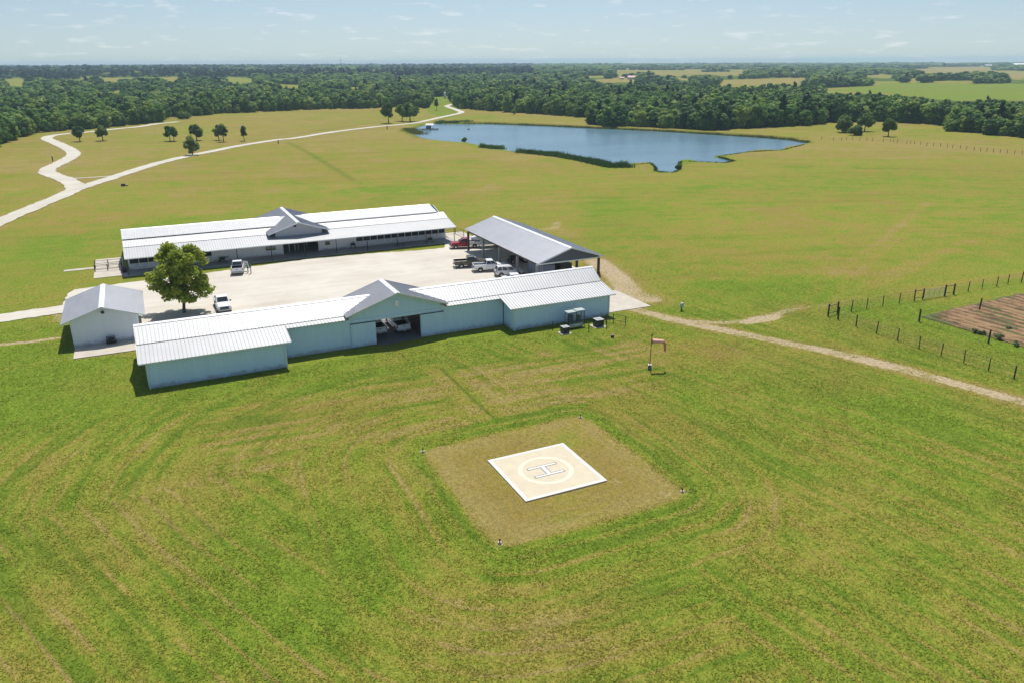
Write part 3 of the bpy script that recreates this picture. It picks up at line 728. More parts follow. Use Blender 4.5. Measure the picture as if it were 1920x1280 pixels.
# roofs
for side in (0, 1):
    Q = (lambda p: p) if side == 0 else mir
    def rs(nm, x0, x1, lo, hi, m=M_ROOF):
        mb = MB(); a, b = Q(lo), Q(hi)
        if side == 0: roof_sheet(mb, (x0, a[0], a[1]), (x1, a[0], a[1]), (x1, b[0], b[1]), (x0, b[0], b[1]))
        else: roof_sheet(mb, (x1, a[0], a[1]), (x0, a[0], a[1]), (x0, b[0], b[1]), (x1, b[0], b[1]))
        return mb.build(nm, m, fb)
    rs('upper_roof', X0, X1, (BR[0] - 0.08, BR[1] + 0.03), RG)
    for (a, b) in ((X0, W0 + 0.65), (W1 - 0.65, X1)):
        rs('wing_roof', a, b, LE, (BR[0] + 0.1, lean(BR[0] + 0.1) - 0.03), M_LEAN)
    yb = 2.55
    for (a, b) in ((W0 + 0.67, 23.5), (36.3, W1 - 0.67)):
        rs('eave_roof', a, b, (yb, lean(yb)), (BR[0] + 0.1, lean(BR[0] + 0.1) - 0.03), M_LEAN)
mb = MB()
for (a, b) in ((X0 - 0.01, 27.2), (32.6, X1 + 0.01)):
    mb = MB(); mb.slab((a, 5.86, 5.66), (b, 5.86, 5.66), (b, 6.1, 5.815), (a, 6.1, 5.815), 0.03)
    mb.slab((a, 6.1, 5.815), (b, 6.1, 5.815), (b, 6.34, 5.66), (a, 6.34, 5.66), 0.03); mb.build('ridge_cap', M_TRIM, fb)
# rake trim at both ends
for x in (X0 - 0.03, X1 - 0.01):
    for Q in ((lambda p: p), mir):
        mb = MB()
        for lo, hi in ((LE, BR), (BR, RG)):
            a, b = Q(lo), Q(hi)
            mb.hexa([(x, a[0], a[1] - .16), (x + .04, a[0], a[1] - .16), (x + .04, b[0], b[1] - .16), (x, b[0], b[1] - .16), (x, a[0], a[1] + .045), (x + .04, a[0], a[1] + .045), (x + .04, b[0], b[1] + .045), (x, b[0], b[1] + .045)])
        mb.build('rake_trim', M_TRIM, fb)
mb = MB()
for a, b in ((X0, W0 + .65), (W1 - .65, X1)):
    mb = MB(); mb.box(a, LE[0] - 0.03, LE[1] - 0.13, b, LE[0] - 0.002, LE[1] + 0.012); mb.build('eave_trim', M_TRIM, fb)
# cross gable
GX, GH, GZ0, GZ1 = 29.9, 6.8, 4.30, 6.60
for sx in (-1, 1):
    mb = MB(); e = GX + sx * GH
    if sx < 0: roof_sheet(mb, (e, 9.78, GZ0), (e, 2.42, GZ0), (GX, 2.42, GZ1), (GX, 9.78, GZ1), pitch=0.38)
    else: roof_sheet(mb, (e, 2.42, GZ0), (e, 9.78, GZ0), (GX, 9.78, GZ1), (GX, 2.42, GZ1), pitch=0.38)
    mb.build('gable_roof', M_ROOF3, fb)
mb = MB()
for sx in (-1, 1):
    a, b = (GX, GX + sx * 0.34)
    zb = GZ1 - 0.34 * (GZ1 - GZ0) / GH
    p = [(b, 2.40, zb + .05), (b, 9.80, zb + .05), (GX, 9.80, GZ1 + .075), (GX, 2.40, GZ1 + .075)]
    if sx > 0: p = [p[3], p[2], p[1], p[0]][::-1]
    mb.slab(*(p if sx > 0 else p[::-1]), 0.03)
    mb.hexa([(GX + sx * 0.02, 2.38, GZ1 - .16), (GX + sx * GH, 2.38, GZ0 - .16), (GX + sx * GH, 2.415, GZ0 - .16), (GX + sx * .02, 2.415, GZ1 - .16),
             (GX + sx * 0.02, 2.38, GZ1 + .04), (GX + sx * GH, 2.38, GZ0 + .04), (GX + sx * GH, 2.415, GZ0 + .04), (GX + sx * .02, 2.415, GZ1 + .04)])
mb.build('gable_trim', M_TRIM, fb)
# walls: wings, recessed middle, ends, back
def wl(a, b, out, z0, z1, name='wall', m=None):
    mb = MB(); wall_sheet(mb, a, b, z0, z1, out); return mb.build(name, m or M_BLUE, fb)
wl((0, 0), (W0, 0), (0, -1), 0, 3.22); wl((W1, 0), (60.1, 0), (0, -1), 0, 3.22)
wl((W0, 0.1), (W0, 3.05), (1, 0), 0, 3.24); wl((W1, 3.05), (W1, 0.1), (-1, 0), 0, 3.24)
wl((W0 + .11, 3.05), (24.0, 3.05), (0, -1), 0, 3.95); wl((35.8, 3.05), (W1 - .11, 3.05), (0, -1), 0, 3.95)
wl((24.02, 3.05), (26.95, 3.05), (0, -1), 0, 3.2); wl((32.95, 3.05), (35.78, 3.05), (0, -1), 0, 3.2)
# lintel band and gable wall above the doorway
mb = MB(); mb.box(23.98, 2.98, 3.21, 35.82, 3.16, 3.62); mb.build('lintel', M_BLUE, fb)
mb = MB()
def gz(x): return GZ1 - abs(x - GX) * (GZ1 - GZ0) / GH - 0.10
mb.prism([(23.98, 3.63), (35.82, 3.63), (35.82, gz(35.82)), (GX, gz(GX)), (23.98, gz(23.98))], 3.05, 3.16, 'y')
for i in range(36):
    x = 24.15 + i * 0.33
    if abs(x - GX) < 0.42 and False: continue
    mb.box(x - .03, 3.03, 3.64, x + .03, 3.054, gz(x) - .02)
mb.build('gable_wall', M_BLUE, fb)
mb = MB(); mb.box(29.60, 2.86, 4.72, 30.10, 3.02, 5.52); mb.build('gable_vent', mat('bright white vent', (0.93, 0.93, 0.92), 0.5, 0, .02), fb, bevel=.02)
for a, b in ((23.72, 26.92), (32.98, 36.15)):
    d = MB(); wall_sheet(d, (a, 2.90), (b, 2.90), 0.06, 3.10, (0, -1), 0.06)
    dd = d.build('sliding_door', M_BLUE, fb)
    mb = MB(); mb.box(a - .05, 2.84, 3.12, b + .05, 2.97, 3.20); mb.build('door_track', M_STEEL, fb)
# end walls
ep = [(0.11, 0), (12.09, 0), (12.09, 3.22), (8.6, 4.05), (6.1, 5.64), (3.6, 4.05), (0.11, 3.22)]
for x in (0.0, 60.0):
    mb = MB(); mb.prism(ep, x, x + 0.1, 'x'); mb.build('end_wall', M_BLUE, fb)
wl((60.1, 12.2), (33, 12.2), (0, 1), 0, 3.2); wl((27.0, 12.2), (0, 12.2), (0, 1), 0, 3.2)
mb = MB(); mb.prism([(23.98, 3.21), (35.82, 3.21), (35.82, gz(35.82)), (GX, gz(GX)), (23.98, gz(23.98))], 9.3, 9.4, 'y'); mb.build('gable_wall', M_BLUE, fb)
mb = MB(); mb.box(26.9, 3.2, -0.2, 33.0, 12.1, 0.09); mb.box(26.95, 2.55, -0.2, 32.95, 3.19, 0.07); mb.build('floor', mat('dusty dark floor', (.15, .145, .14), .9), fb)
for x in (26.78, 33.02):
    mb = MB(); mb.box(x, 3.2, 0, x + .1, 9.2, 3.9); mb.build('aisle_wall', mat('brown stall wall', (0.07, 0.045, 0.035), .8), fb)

for x, y in ((.15, -.09), (15.05, -.09), (45.1, -.09), (59.9, -.09)):
    mb = MB(); mb.box(x - .05, y - .05, .12, x + .05, y + .045, 3.05); mb.box(x - .05, y - .25, .04, x + .05, y + .045, .115); mb.build('downpipe', M_TRIM, fb)
# ================================================================== BACK BARN
bb = thing('stable', 'long grey white stable at the back of the yard with a stall porch', 'barn', (0, 0, 0))
bE, bB, b2, bR = (54.5, 3.10), (59.0, 4.15), (61.5, 4.95), (66.0, 6.0)
def bm_(p): return (132.0 - p[0], p[1])
BX0, BX1 = -1.75, 58.3
def bs(nm, x0, x1, lo, hi, back=False, m=M_ROOF, pitch=.42):
    mb = MB()
    if not back: roof_sheet(mb, (x0, lo[0], lo[1]), (x1, lo[0], lo[1]), (x1, hi[0], hi[1]), (x0, hi[0], hi[1]), pitch=pitch)
    else:
        a, b = bm_(lo), bm_(hi); roof_sheet(mb, (x1, a[0], a[1]), (x0, a[0], a[1]), (x0, b[0], b[1]), (x1, b[0], b[1]), pitch=pitch)
    return mb.build(nm, m, bb)
for bk in (False, True):
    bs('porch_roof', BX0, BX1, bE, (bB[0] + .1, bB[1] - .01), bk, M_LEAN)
    bs('lower_roof', BX0, BX1, (bB[0] - .1, bB[1] + .03), (b2[0] + .2, b2[1] + .05), bk)
    bs('upper_roof', BX0 - .1, 56.9, (b2[0] - .1, b2[1] + .16), bR, bk)
mb = MB()
for (a, b) in ((BX0 - .12, 26.0), (30.4, 56.92)):
    mb = MB(); mb.slab((a, 65.75, 5.96), (b, 65.75, 5.96), (b, 66, 6.07), (a, 66, 6.07), .03); mb.slab((a, 66, 6.07), (b, 66, 6.07), (b, 66.25, 5.96), (a, 66.25, 5.96), .03); mb.build('ridge_cap', M_TRIM, bb)
for x in (BX0 - .03, BX1 - .01):
    for Q in ((lambda p: p), bm_):
        mb = MB()
        for lo, hi in ((bE, bB), (bB, b2)):
            a, b = Q(lo), Q(hi)
            mb.hexa([(x, a[0], a[1] - .16), (x + .04, a[0], a[1] - .16), (x + .04, b[0], b[1] - .16), (x, b[0], b[1] - .16), (x, a[0], a[1] + .045), (x + .04, a[0], a[1] + .045), (x + .04, b[0], b[1] + .045), (x, b[0], b[1] + .045)])
        mb.build('rake_trim', M_TRIM, bb)
mb = MB(); mb.box(BX0, bE[0] - .03, bE[1] - .14, BX1, bE[0] - .002, bE[1] + .012); mb.build('eave_trim', M_TRIM, bb)
# cross gable of the back barn
HX, HH, HZ0, HZ1 = 28.0, 5.7, 4.42, 6.28
for sx in (-1, 1):
    mb = MB(); e = HX + sx * HH
    if sx < 0: roof_sheet(mb, (e, 75.0, HZ0), (e, 57.0, HZ0), (HX, 57.0, HZ1), (HX, 75.0, HZ1))
    else: roof_sheet(mb, (e, 57.0, HZ0), (e, 75.0, HZ0), (HX, 75.0, HZ1), (HX, 57.0, HZ1))
    mb.build('gable_roof', M_ROOF3, bb)
mb = MB()
for sx in (-1, 1):
    zb = HZ1 - .34 * (HZ1 - HZ0) / HH
    p = [(HX, 56.98, HZ1 + .07), (HX + sx * .34, 56.98, zb + .05), (HX + sx * .34, 75.02, zb + .05), (HX, 75.02, HZ1 + .07)]
    mb.slab(*(p if sx > 0 else [p[1], p[0], p[3], p[2]]), .03)
    mb.hexa([(HX + sx * .02, 56.96, HZ1 - .16), (HX + sx * HH, 56.96, HZ0 - .16), (HX + sx * HH, 56.995, HZ0 - .16), (HX + sx * .02, 56.995, HZ1 - .16),
             (HX + sx * .02, 56.96, HZ1 + .04), (HX + sx * HH, 56.96, HZ0 + .04), (HX + sx * HH, 56.995, HZ0 + .04), (HX + sx * .02, 56.995, HZ1 + .04)])
mb.build('gable_trim', M_TRIM, bb)
def hz(x): return HZ1 - abs(x - HX) * (HZ1 - HZ0) / HH - .10
mb = MB(); mb.prism([(HX - 4.3, 3.7), (HX + 4.3, 3.7), (HX + 4.3, hz(HX + 4.3)), (HX, hz(HX)), (HX - 4.3, hz(HX - 4.3))], 57.6, 57.7, 'y')
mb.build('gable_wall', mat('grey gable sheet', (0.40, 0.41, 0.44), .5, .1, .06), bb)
mb = MB(); mb.box(HX - 0.85, 57.52, 5.35, HX - .35, 57.62, 5.7); mb.build('gable_vent', M_BLACKP, bb)
# porch wall
OP0, OP1 = 24.9, 31.8
YW = 58.9
mb = MB(); wall_sheet(mb, (-1.4, YW), (OP0, YW), .12, 4.05, (0, -1), m=0); mb.build('wall', M_GREY, bb)
mb = MB(); wall_sheet(mb, (OP1, YW), (57.7, YW), .12, 4.05, (0, -1)); mb.build('wall', M_GREY, bb)
mb = MB(); mb.box(OP0 + .01, YW + .02, 2.95, OP1 - .01, YW + .1, 4.05); mb.build('lintel', M_GREY, bb)
ep = [(59.02, .1), (72.98, .1), (77.5, 3.0), (73.0, 4.05), (66, 5.85), (59.02, 4.05)]
for x in (-1.4, 57.6):
    mb = MB(); mb.prism([(59.02, .1), (73, .1), (73, 4.0), (66, 5.8), (59.02, 4.0)], x, x + .1, 'x'); mb.build('end_wall', M_GREY, bb)
mb = MB(); mb.box(OP0 - 0.3, YW + .3, 0.02, OP1 + .3, 73, 0.10); mb.build('aisle_floor', M_CONC2, bb)
mb = MB(); mb.box(OP0 - .32, YW + 8, .1, OP1 + .32, YW + 8.1, 4.0); mb.box(OP0 - .34, YW + .12, .1, OP0 - .3, YW + 8, 4); mb.box(OP1 + .3, YW + .12, .1, OP1 + .34, YW + 8, 4); mb.build('aisle_wall', mat('dark stall timber', (.045, .04, .04), .8), bb)
for k, x in enumerate((26.4, 27.6, 28.4, 30.2)):
    mb = MB(); mb.box(x - .05, YW + 1.2 + k * .9, .11, x + .05, YW + 1.3 + k * .9, 2.9); mb.build('aisle_post', M_TRIM, bb)
for x in (OP0 + .06, OP1 - .06):
    mb = MB(); mb.box(x - .12, YW - .06, .12, x + .12, YW - .003, 2.95); mb.build('door_frame', M_TRIM, bb)
def frame_ring(mb, x0, x1, z0, z1, g, y0, y1):
    o = [(x0 - g, z0 - g), (x1 + g, z0 - g), (x1 + g, z1 + g), (x0 - g, z1 + g)]; n = [(x0, z0), (x1, z0), (x1, z1), (x0, z1)]
    i = len(mb.v); mb.v += [(p[0], y0, p[1]) for p in o + n] + [(p[0], y1, p[1]) for p in o + n]
    for k in range(4):
        l = (k + 1) % 4
        for q in ((k, l, 4 + l, 4 + k), (8 + k, 12 + k, 12 + l, 8 + l), (k, 8 + k, 8 + l, l), (4 + k, 4 + l, 12 + l, 12 + k)): mb.f.append(tuple(i + e for e in q)); mb.m.append(0)
# stalls: dark upper openings with grilles, boarded lower doors
def stall(x0, x1):
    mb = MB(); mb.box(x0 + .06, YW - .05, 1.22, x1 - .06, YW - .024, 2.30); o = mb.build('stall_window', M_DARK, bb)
    g = MB()
    for k in range(1, 6):
        x = x0 + .08 + (x1 - x0 - .16) * k / 6; g.box(x - .012, YW - .07, 1.22, x + .012, YW - .052, 2.3)
    g.build('grille', M_STEEL, o)
    mb = MB(); mb.box(x0 + .1, YW - .06, .16, x1 - .1, YW - .025, 1.16); d = mb.build('stall_door', M_STALL, bb)
    mb = MB(); mb.box(x1 - .25, YW - .09, .95, x1 - .18, YW - .062, 1.1); mb.build('latch', M_STEEL, d)
n = 13
for k in range(n): stall(39.0 + k * (57.5 - 39.0) / n, 39.0 + (k + 1) * (57.5 - 39.0) / n)
n = 9
for k in range(n): stall(-1.2 + k * 13.6 / n, -1.2 + (k + 1) * 13.6 / n)
for (u0, u1, v0, v1) in ((499, 507.5, 462, 470.5), (508.5, 516.5, 461, 469.5), (609.7, 618.6, 452, 460)):
    a = on_plane_y(u0, v1, YW); b = on_plane_y(u1, v0, YW)
    mb = MB(); mb.box(a.x, YW - .06, a.z, b.x, YW - .026, b.z); w = mb.build('window', M_GLASS, bb)
    mb = MB(); frame_ring(mb, a.x, b.x, a.z, b.z, .07, YW - .075, YW - .03); mb.build('frame', M_TRIM, w)
a = on_plane_y(619, 459.5, YW); b = on_plane_y(625, 451.5, YW)
mb = MB(); mb.box(a.x, YW - .07, a.z, b.x, YW - .03, b.z); mb.build('shutter', M_TRIM, bb)
for k in range(11):
    x = -1.5 + k * 5.95
    mb = MB(); mb.tube((x, 54.85, .1), (x, 54.85, 3.1), .07); mb.build('porch_post', M_STEEL, bb)

# small things on the porch
def clutter(name, label, cat, x, y, kind, m):
    t = thing(name, label, cat, (x, y, .12))
    if kind == 'rack':
        mb = MB()
        for sx in (-.5, .5): mb.tube((sx, -.25, 0), (sx * .2, 0, 1.35), .035); mb.tube((sx, .25, 0), (sx * .2, 0, 1.35), .035)
        mb.build('frame', M_STEEL, t); mb = MB(); mb.box(-.45, -.22, .55, .45, .22, .95); mb.build('saddle', m, t)
    elif kind == 'barrow':
        mb = MB(); mb.hexa([(-.3, -.3, .35), (.4, -.3, .35), (.4, .3, .35), (-.3, .3, .35), (-.45, -.42, .8), (.7, -.42, .8), (.7, .42, .8), (-.45, .42, .8)]); mb.build('tub', m, t)
        mb = MB(); mb.tube((-.4, 0, .2), (-.4, .07, .2), .2, n=12); mb.build('wheel', M_RUBBER, t)
        mb = MB(); mb.tube((.6, .3, .7), (1.3, .3, .85), .03); mb.tube((.6, -.3, .7), (1.3, -.3, .85), .03); mb.tube((.5, .3, .45), (.6, .3, 0), .03); mb.tube((.5, -.3, .45), (.6, -.3, 0), .03); mb.build('handle', M_STEEL, t)
    elif kind == 'bench':
        mb = MB(); mb.box(-.8, -.2, .42, .8, .2, .48); mb.build('seat', m, t)
        for sx in (-.65, .65):
            mb = MB(); mb.box(sx - .04, -.18, 0, sx + .04, .18, .415); mb.build('leg', M_STEEL, t)
    return t
clutter('saddle_rack', 'dark saddle rack on the porch just left of the right hand row of stalls', 'rack', 38.2, 58.2, 'rack', M_BLACKP)
clutter('wheelbarrow', 'dark wheelbarrow on the porch behind the pickup with the people', 'wheelbarrow', 13.9, 58.2, 'barrow', M_BLACKP)
clutter('bench', 'low bench on the porch in the middle of the right hand stalls', 'bench', 46.9, 55.6, 'bench', M_STEEL)
clutter('saddle_rack', 'dark saddle rack on the porch near the right end of the stalls', 'rack', 53.3, 56.2, 'rack', M_BLACKP)

# ================================================================== CARPORT
cp = thing('open_carport', 'open sided vehicle shelter with grey gable roof at the right of the yard', 'carport')
CX, CH, CZ0, CZ1, CY0, CY1 = 63.55, 6.15, 4.0, 6.0, 17.1, 47.6
for sx in (-1, 1):
    mb = MB(); e = CX + sx * CH
    if sx < 0: roof_sheet(mb, (e, CY1, CZ0), (e, CY0, CZ0), (CX, CY0, CZ1), (CX, CY1, CZ1), pitch=.4)
    else: roof_sheet(mb, (e, CY0, CZ0), (e, CY1, CZ0), (CX, CY1, CZ1), (CX, CY0, CZ1), pitch=.4)
    mb.build('roof', M_ROOF2, cp)
mb = MB()
for sx in (-1, 1):
    zb = CZ1 - .36 * (CZ1 - CZ0) / CH
    p = [(CX, CY0 - .02, CZ1 + .07), (CX + sx * .36, CY0 - .02, zb + .05), (CX + sx * .36, CY1 + .02, zb + .05), (CX, CY1 + .02, CZ1 + .07)]
    mb.slab(*(p if sx > 0 else [p[1], p[0], p[3], p[2]]), .03)
    for y in (CY0 - .04, CY1 + .005):
        mb.hexa([(CX + sx * .02, y, CZ1 - .2), (CX + sx * CH, y, CZ0 - .2), (CX + sx * CH, y + .035, CZ0 - .2), (CX + sx * .02, y + .035, CZ1 - .2), (CX + sx * .02, y, CZ1 + .04), (CX + sx * CH, y, CZ0 + .04), (CX + sx * CH, y + .035, CZ0 + .04), (CX + sx * .02, y + .035, CZ1 + .04)])
mb.build('roof_trim', M_TRIM, cp)
for y in (17.95, 46.8):
    mb = MB(); mb.prism([(58.0, 3.72), (69.1, 3.72), (69.1, 4.0), (CX, 5.78), (58.0, 4.0)], y, y + .08, 'y'); mb.build('gable_wall', mat('dark slate gable sheet', (.10, .11, .14), .6), cp)
    mb = MB(); mb.box(57.6, y - .08, 3.52, 69.5, y + .12, 3.71); mb.build('beam', M_TRIM, cp)
for x in (57.75, 69.25):
    mb = MB(); mb.box(x - .1, 18.1, 3.55, x + .1, 46.7, 3.8); mb.build('beam', M_WOOD, cp)
    for y in (18.05, 25.2, 32.4, 39.6, 46.8):
        mb = MB(); mb.box(x - .17, y - .17, 0, x + .17, y + .17, 3.51); mb.build('post', M_WOOD if x > 60 or y > 46 else mat('grey painted post', (.25, .25, .25), .7), cp)

# ================================================================== LEFT SHED
sh = thing('storage_shed', 'small grey white metal shed with grey gable roof at the left end of the yard', 'shed')
SX, SH, SZ0, SZ1, SY0, SY1 = -4.35, 4.9, 3.28, 4.93, 18.55, 30.9
for sx in (-1, 1):
    mb = MB(); e = SX + sx * SH
    if sx < 0: roof_sheet(mb, (e, SY1, SZ0), (e, SY0, SZ0), (SX, SY0, SZ1), (SX, SY1, SZ1), pitch=.4, rib=.02)
    else: roof_sheet(mb, (e, SY0, SZ0), (e, SY1, SZ0), (SX, SY1, SZ1), (SX, SY0, SZ1), pitch=.4, rib=.02)
    mb.build('roof', M_ROOF3, sh)
mb = MB()
for sx in (-1, 1):
    zb = SZ1 - .3 * (SZ1 - SZ0) / SH
    p = [(SX, SY0 - .02, SZ1 + .07), (SX + sx * .32, SY0 - .02, zb + .05), (SX + sx * .32, SY1 + .02, zb + .05), (SX, SY1 + .02, SZ1 + .07)]
    mb.slab(*(p if sx > 0 else [p[1], p[0], p[3], p[2]]), .03)
mb.build('ridge_cap', M_TRIM, sh)
mb = MB()
for sx in (-1, 1):
    for y in (SY0 - .04, SY1 + .005):
        mb.hexa([(SX + sx * .02, y, SZ1 - .15), (SX + sx * SH, y, SZ0 - .15), (SX + sx * SH, y + .035, SZ0 - .15), (SX + sx * .02, y + .035, SZ1 - .15), (SX + sx * .02, y, SZ1 + .04), (SX + sx * SH, y, SZ0 + .04), (SX + sx * SH, y + .035, SZ0 + .04), (SX + sx * .02, y + .035, SZ1 + .04)])
mb.build('roof_trim', M_TRIM, sh)
def sz(x): return SZ1 - abs(x - SX) * (SZ1 - SZ0) / SH - .09
for y, o in ((18.9, -1), (30.4, 1)):
    mb = MB(); mb.prism([(-8.2, 0), (-.5, 0), (-.5, sz(-.5)), (SX, sz(SX)), (-8.2, sz(-8.2))], y, y + .1, 'y')
    for i in range(23):
        x = -8.0 + i * .33; yy = y if o < 0 else y + .1
        mb.box(x - .03, min(yy, yy + o * .02) - (.002 if o > 0 else 0), .02, x + .03, max(yy, yy + o * .02) + (.002 if o < 0 else 0), sz(x) - .03)
    mb.build('wall', M_GREY, sh)
for x, o in ((-8.2, -1), (-.6, 1)):
    mb = MB(); wall_sheet(mb, (x if o < 0 else x + .1, 19.02), (x if o < 0 else x + .1, 30.38), 0, sz(-8.2), (o, 0), .1); mb.build('wall', M_GREY, sh)
mb = MB(); mb.box(SX - .12, 18.6, 4.05, SX + .22, 18.87, 4.35); mb.build('wall_lamp', M_STEEL, sh)
hr = thing('hose_cart', 'dark hose reel cart against the grey shed wall on its concrete apron', 'hose cart', (-3.9, 18.3, .1))
mb = MB(); mb.tube((-.35, 0, .45), (.35, 0, .45), .36, n=14); mb.build('reel', M_BLACKP, hr)
mb = MB(); mb.box(-.5, -.3, .05, -.42, .3, .9); mb.box(.42, -.3, .05, .5, .3, .9); mb.tube((-.46, .2, .9), (-.46, -.4, 1.05), .03); mb.tube((.46, .2, .9), (.46, -.4, 1.05), .03); mb.tube((-.46, -.4, 1.05), (.46, -.4, 1.05), .03); mb.build('frame', M_STEEL, hr)
for sx in (-.55, .55):
    mb = MB(); mb.tube((sx - .04, .1, .17), (sx + .04, .1, .17), .17, n=12); mb.build('wheel', M_RUBBER, hr)
# ================================================================== VEHICLES
def loft(mb, rings, m=0):
    i0 = len(mb.v); n = len(rings[0])
    for r in rings: mb.v += [tuple(p) for p in r]
    for k in range(len(rings) - 1):
        for j in range(n):
            l = (j + 1) % n; a = i0 + k * n
            mb.f.append((a + j, a + n + j, a + n + l, a + l)); mb.m.append(m)
    mb.f.append(tuple(i0 + j for j in range(n))); mb.m.append(m)
    e = i0 + (len(rings) - 1) * n
    mb.f.append(tuple(e + n - 1 - j for j in range(n))); mb.m.append(m)

def body_ring(x, hw, zb, zt, c=0.10):
    """rounded cross section of a car body at station x"""
    return [(x, -hw + .06, zb), (x, hw - .06, zb), (x, hw, zb + .12), (x, hw + .01, zb + (zt - zb) * .55), (x, hw - .03, zt - c), (x, hw - .03 - c, zt),
            (x, -hw + .03 + c, zt), (x, -hw + .03, zt - c), (x, -hw - .01, zb + (zt - zb) * .55), (x, -hw, zb + .12)]

def wheel(t, x, y, r, wd):
    s = 1 if y > 0 else -1
    mb = MB(); prof = [(r * .62, .0), (r * .93, .0), (r, .03), (r, wd - .03), (r * .93, wd), (r * .62, wd)]
    n = 20; i0 = 0
    for k in range(n):
        a = 2 * PI * k / n
        for rr, q in prof: mb.v.append((x + rr * math.cos(a), y - s * q, r + rr * math.sin(a)))
    p = len(prof)
    for k in range(n):
        for j in range(p):
            l = (j + 1) % p; b = ((k + 1) % n) * p; mb.f.append((k * p + j, k * p + l, b + l, b + j)); mb.m.append(0)
    w = mb.build('wheel', M_RUBBER, t, smooth=False)
    mb = MB(); mb.tube((x, y - s * .02, r), (x, y - s * (wd - .04), r), r * .60, n=20)
    for k in range(6):
        a = 2 * PI * k / 6; mb.tube((x, y - s * .012, r), (x + r * .55 * math.cos(a), y - s * .012, r + r * .55 * math.sin(a)), .035, n=5)
    mb.build('rim', M_RIM, w)

def arch(t, x, hw, r, zlow):
    mb = MB()
    for s in (-1, 1):
        pts = [(x + (r + .07) * math.cos(PI * k / 12), r + (r + .07) * math.sin(PI * k / 12)) for k in range(13)]
        pts += [(x - r - .07, zlow), (x + r + .07, zlow)]
        mb.prism(pts, s * (hw + .012), s * (hw - .22), 'y')
    mb.build('wheel_arch', M_BLACKP, t)

def glass_house(t, pm, x0, x1, xr0, xr1, hw, hr, zb, zr, split, rear_glass=True):
    """cabin above the belt line with its windows; split = x of the pillars"""
    mb = MB(); mid = (x0 + x1) / 2
    def ring(x, h, z): return None
    lo = [(x0, -hw, zb), (x1, -hw, zb), (x1, hw, zb), (x0, hw, zb)]
    hi = [(xr0, -hr, zr), (xr1, -hr, zr), (xr1, hr, zr), (xr0, hr, zr)]
    mb.hexa(lo + hi); mb.build('cabin', pm, t, bevel=.05)
    L = Vector
    def P(fx, fz, s):     # point on a side face
        a = L((x0 + (x1 - x0) * fx, s * hw, zb)); b = L((xr0 + (xr1 - xr0) * fx, s * hr, zr))
        p = a.lerp(b, fz); n = L((0, s * (zr - zb), (hw - hr))).normalized(); return p + n * .012
    for s in (-1, 1):
        for f0, f1 in zip(split[:-1], split[1:]):
            mb = MB(); q = [P(f0 + .02, .10, s), P(f1 - .02, .10, s), P(f1 - .03, .86, s), P(f0 + .03, .86, s)]
            if s > 0: q = q[::-1]
            mb.slab(*q, .008); mb.build('side_window', M_GLASS, t)
    def E(x_lo, x_hi, out, nm):
        def Q(fy, fz):
            a = L((x_lo, hw * fy, zb)); b = L((x_hi, hr * fy, zr)); p = a.lerp(b, fz)
            n = L(((zr - zb) * out, 0, abs(x_hi - x_lo))).normalized(); return p + n * .012
        mb = MB(); q = [Q(-.88, .12), Q(.88, .12), Q(.90, .88), Q(-.90, .88)]
        if out < 0: q = q[::-1]
        mb.slab(*q, .008); mb.build(nm, M_GLASS, t)
    E(x1, xr1, 1, 'windshield'); E(x0, xr0, -1, 'rear_window')

def lights(t, xf, xb, hw, zf, zb_):
    for s in (-1, 1):
        mb = MB(); mb.box(xf - .12, s * (hw - .08) - .17, zf - .08, xf + .02, s * (hw - .08) + .05, zf + .09); mb.build('headlight', M_LAMP, t, bevel=.02)
        mb = MB(); mb.box(xb - .02, s * (hw - .05) - .06, zb_ - .17, xb + .10, s * (hw - .05) + .055, zb_ + .17); mb.build('tail_light', M_TAIL, t, bevel=.015)

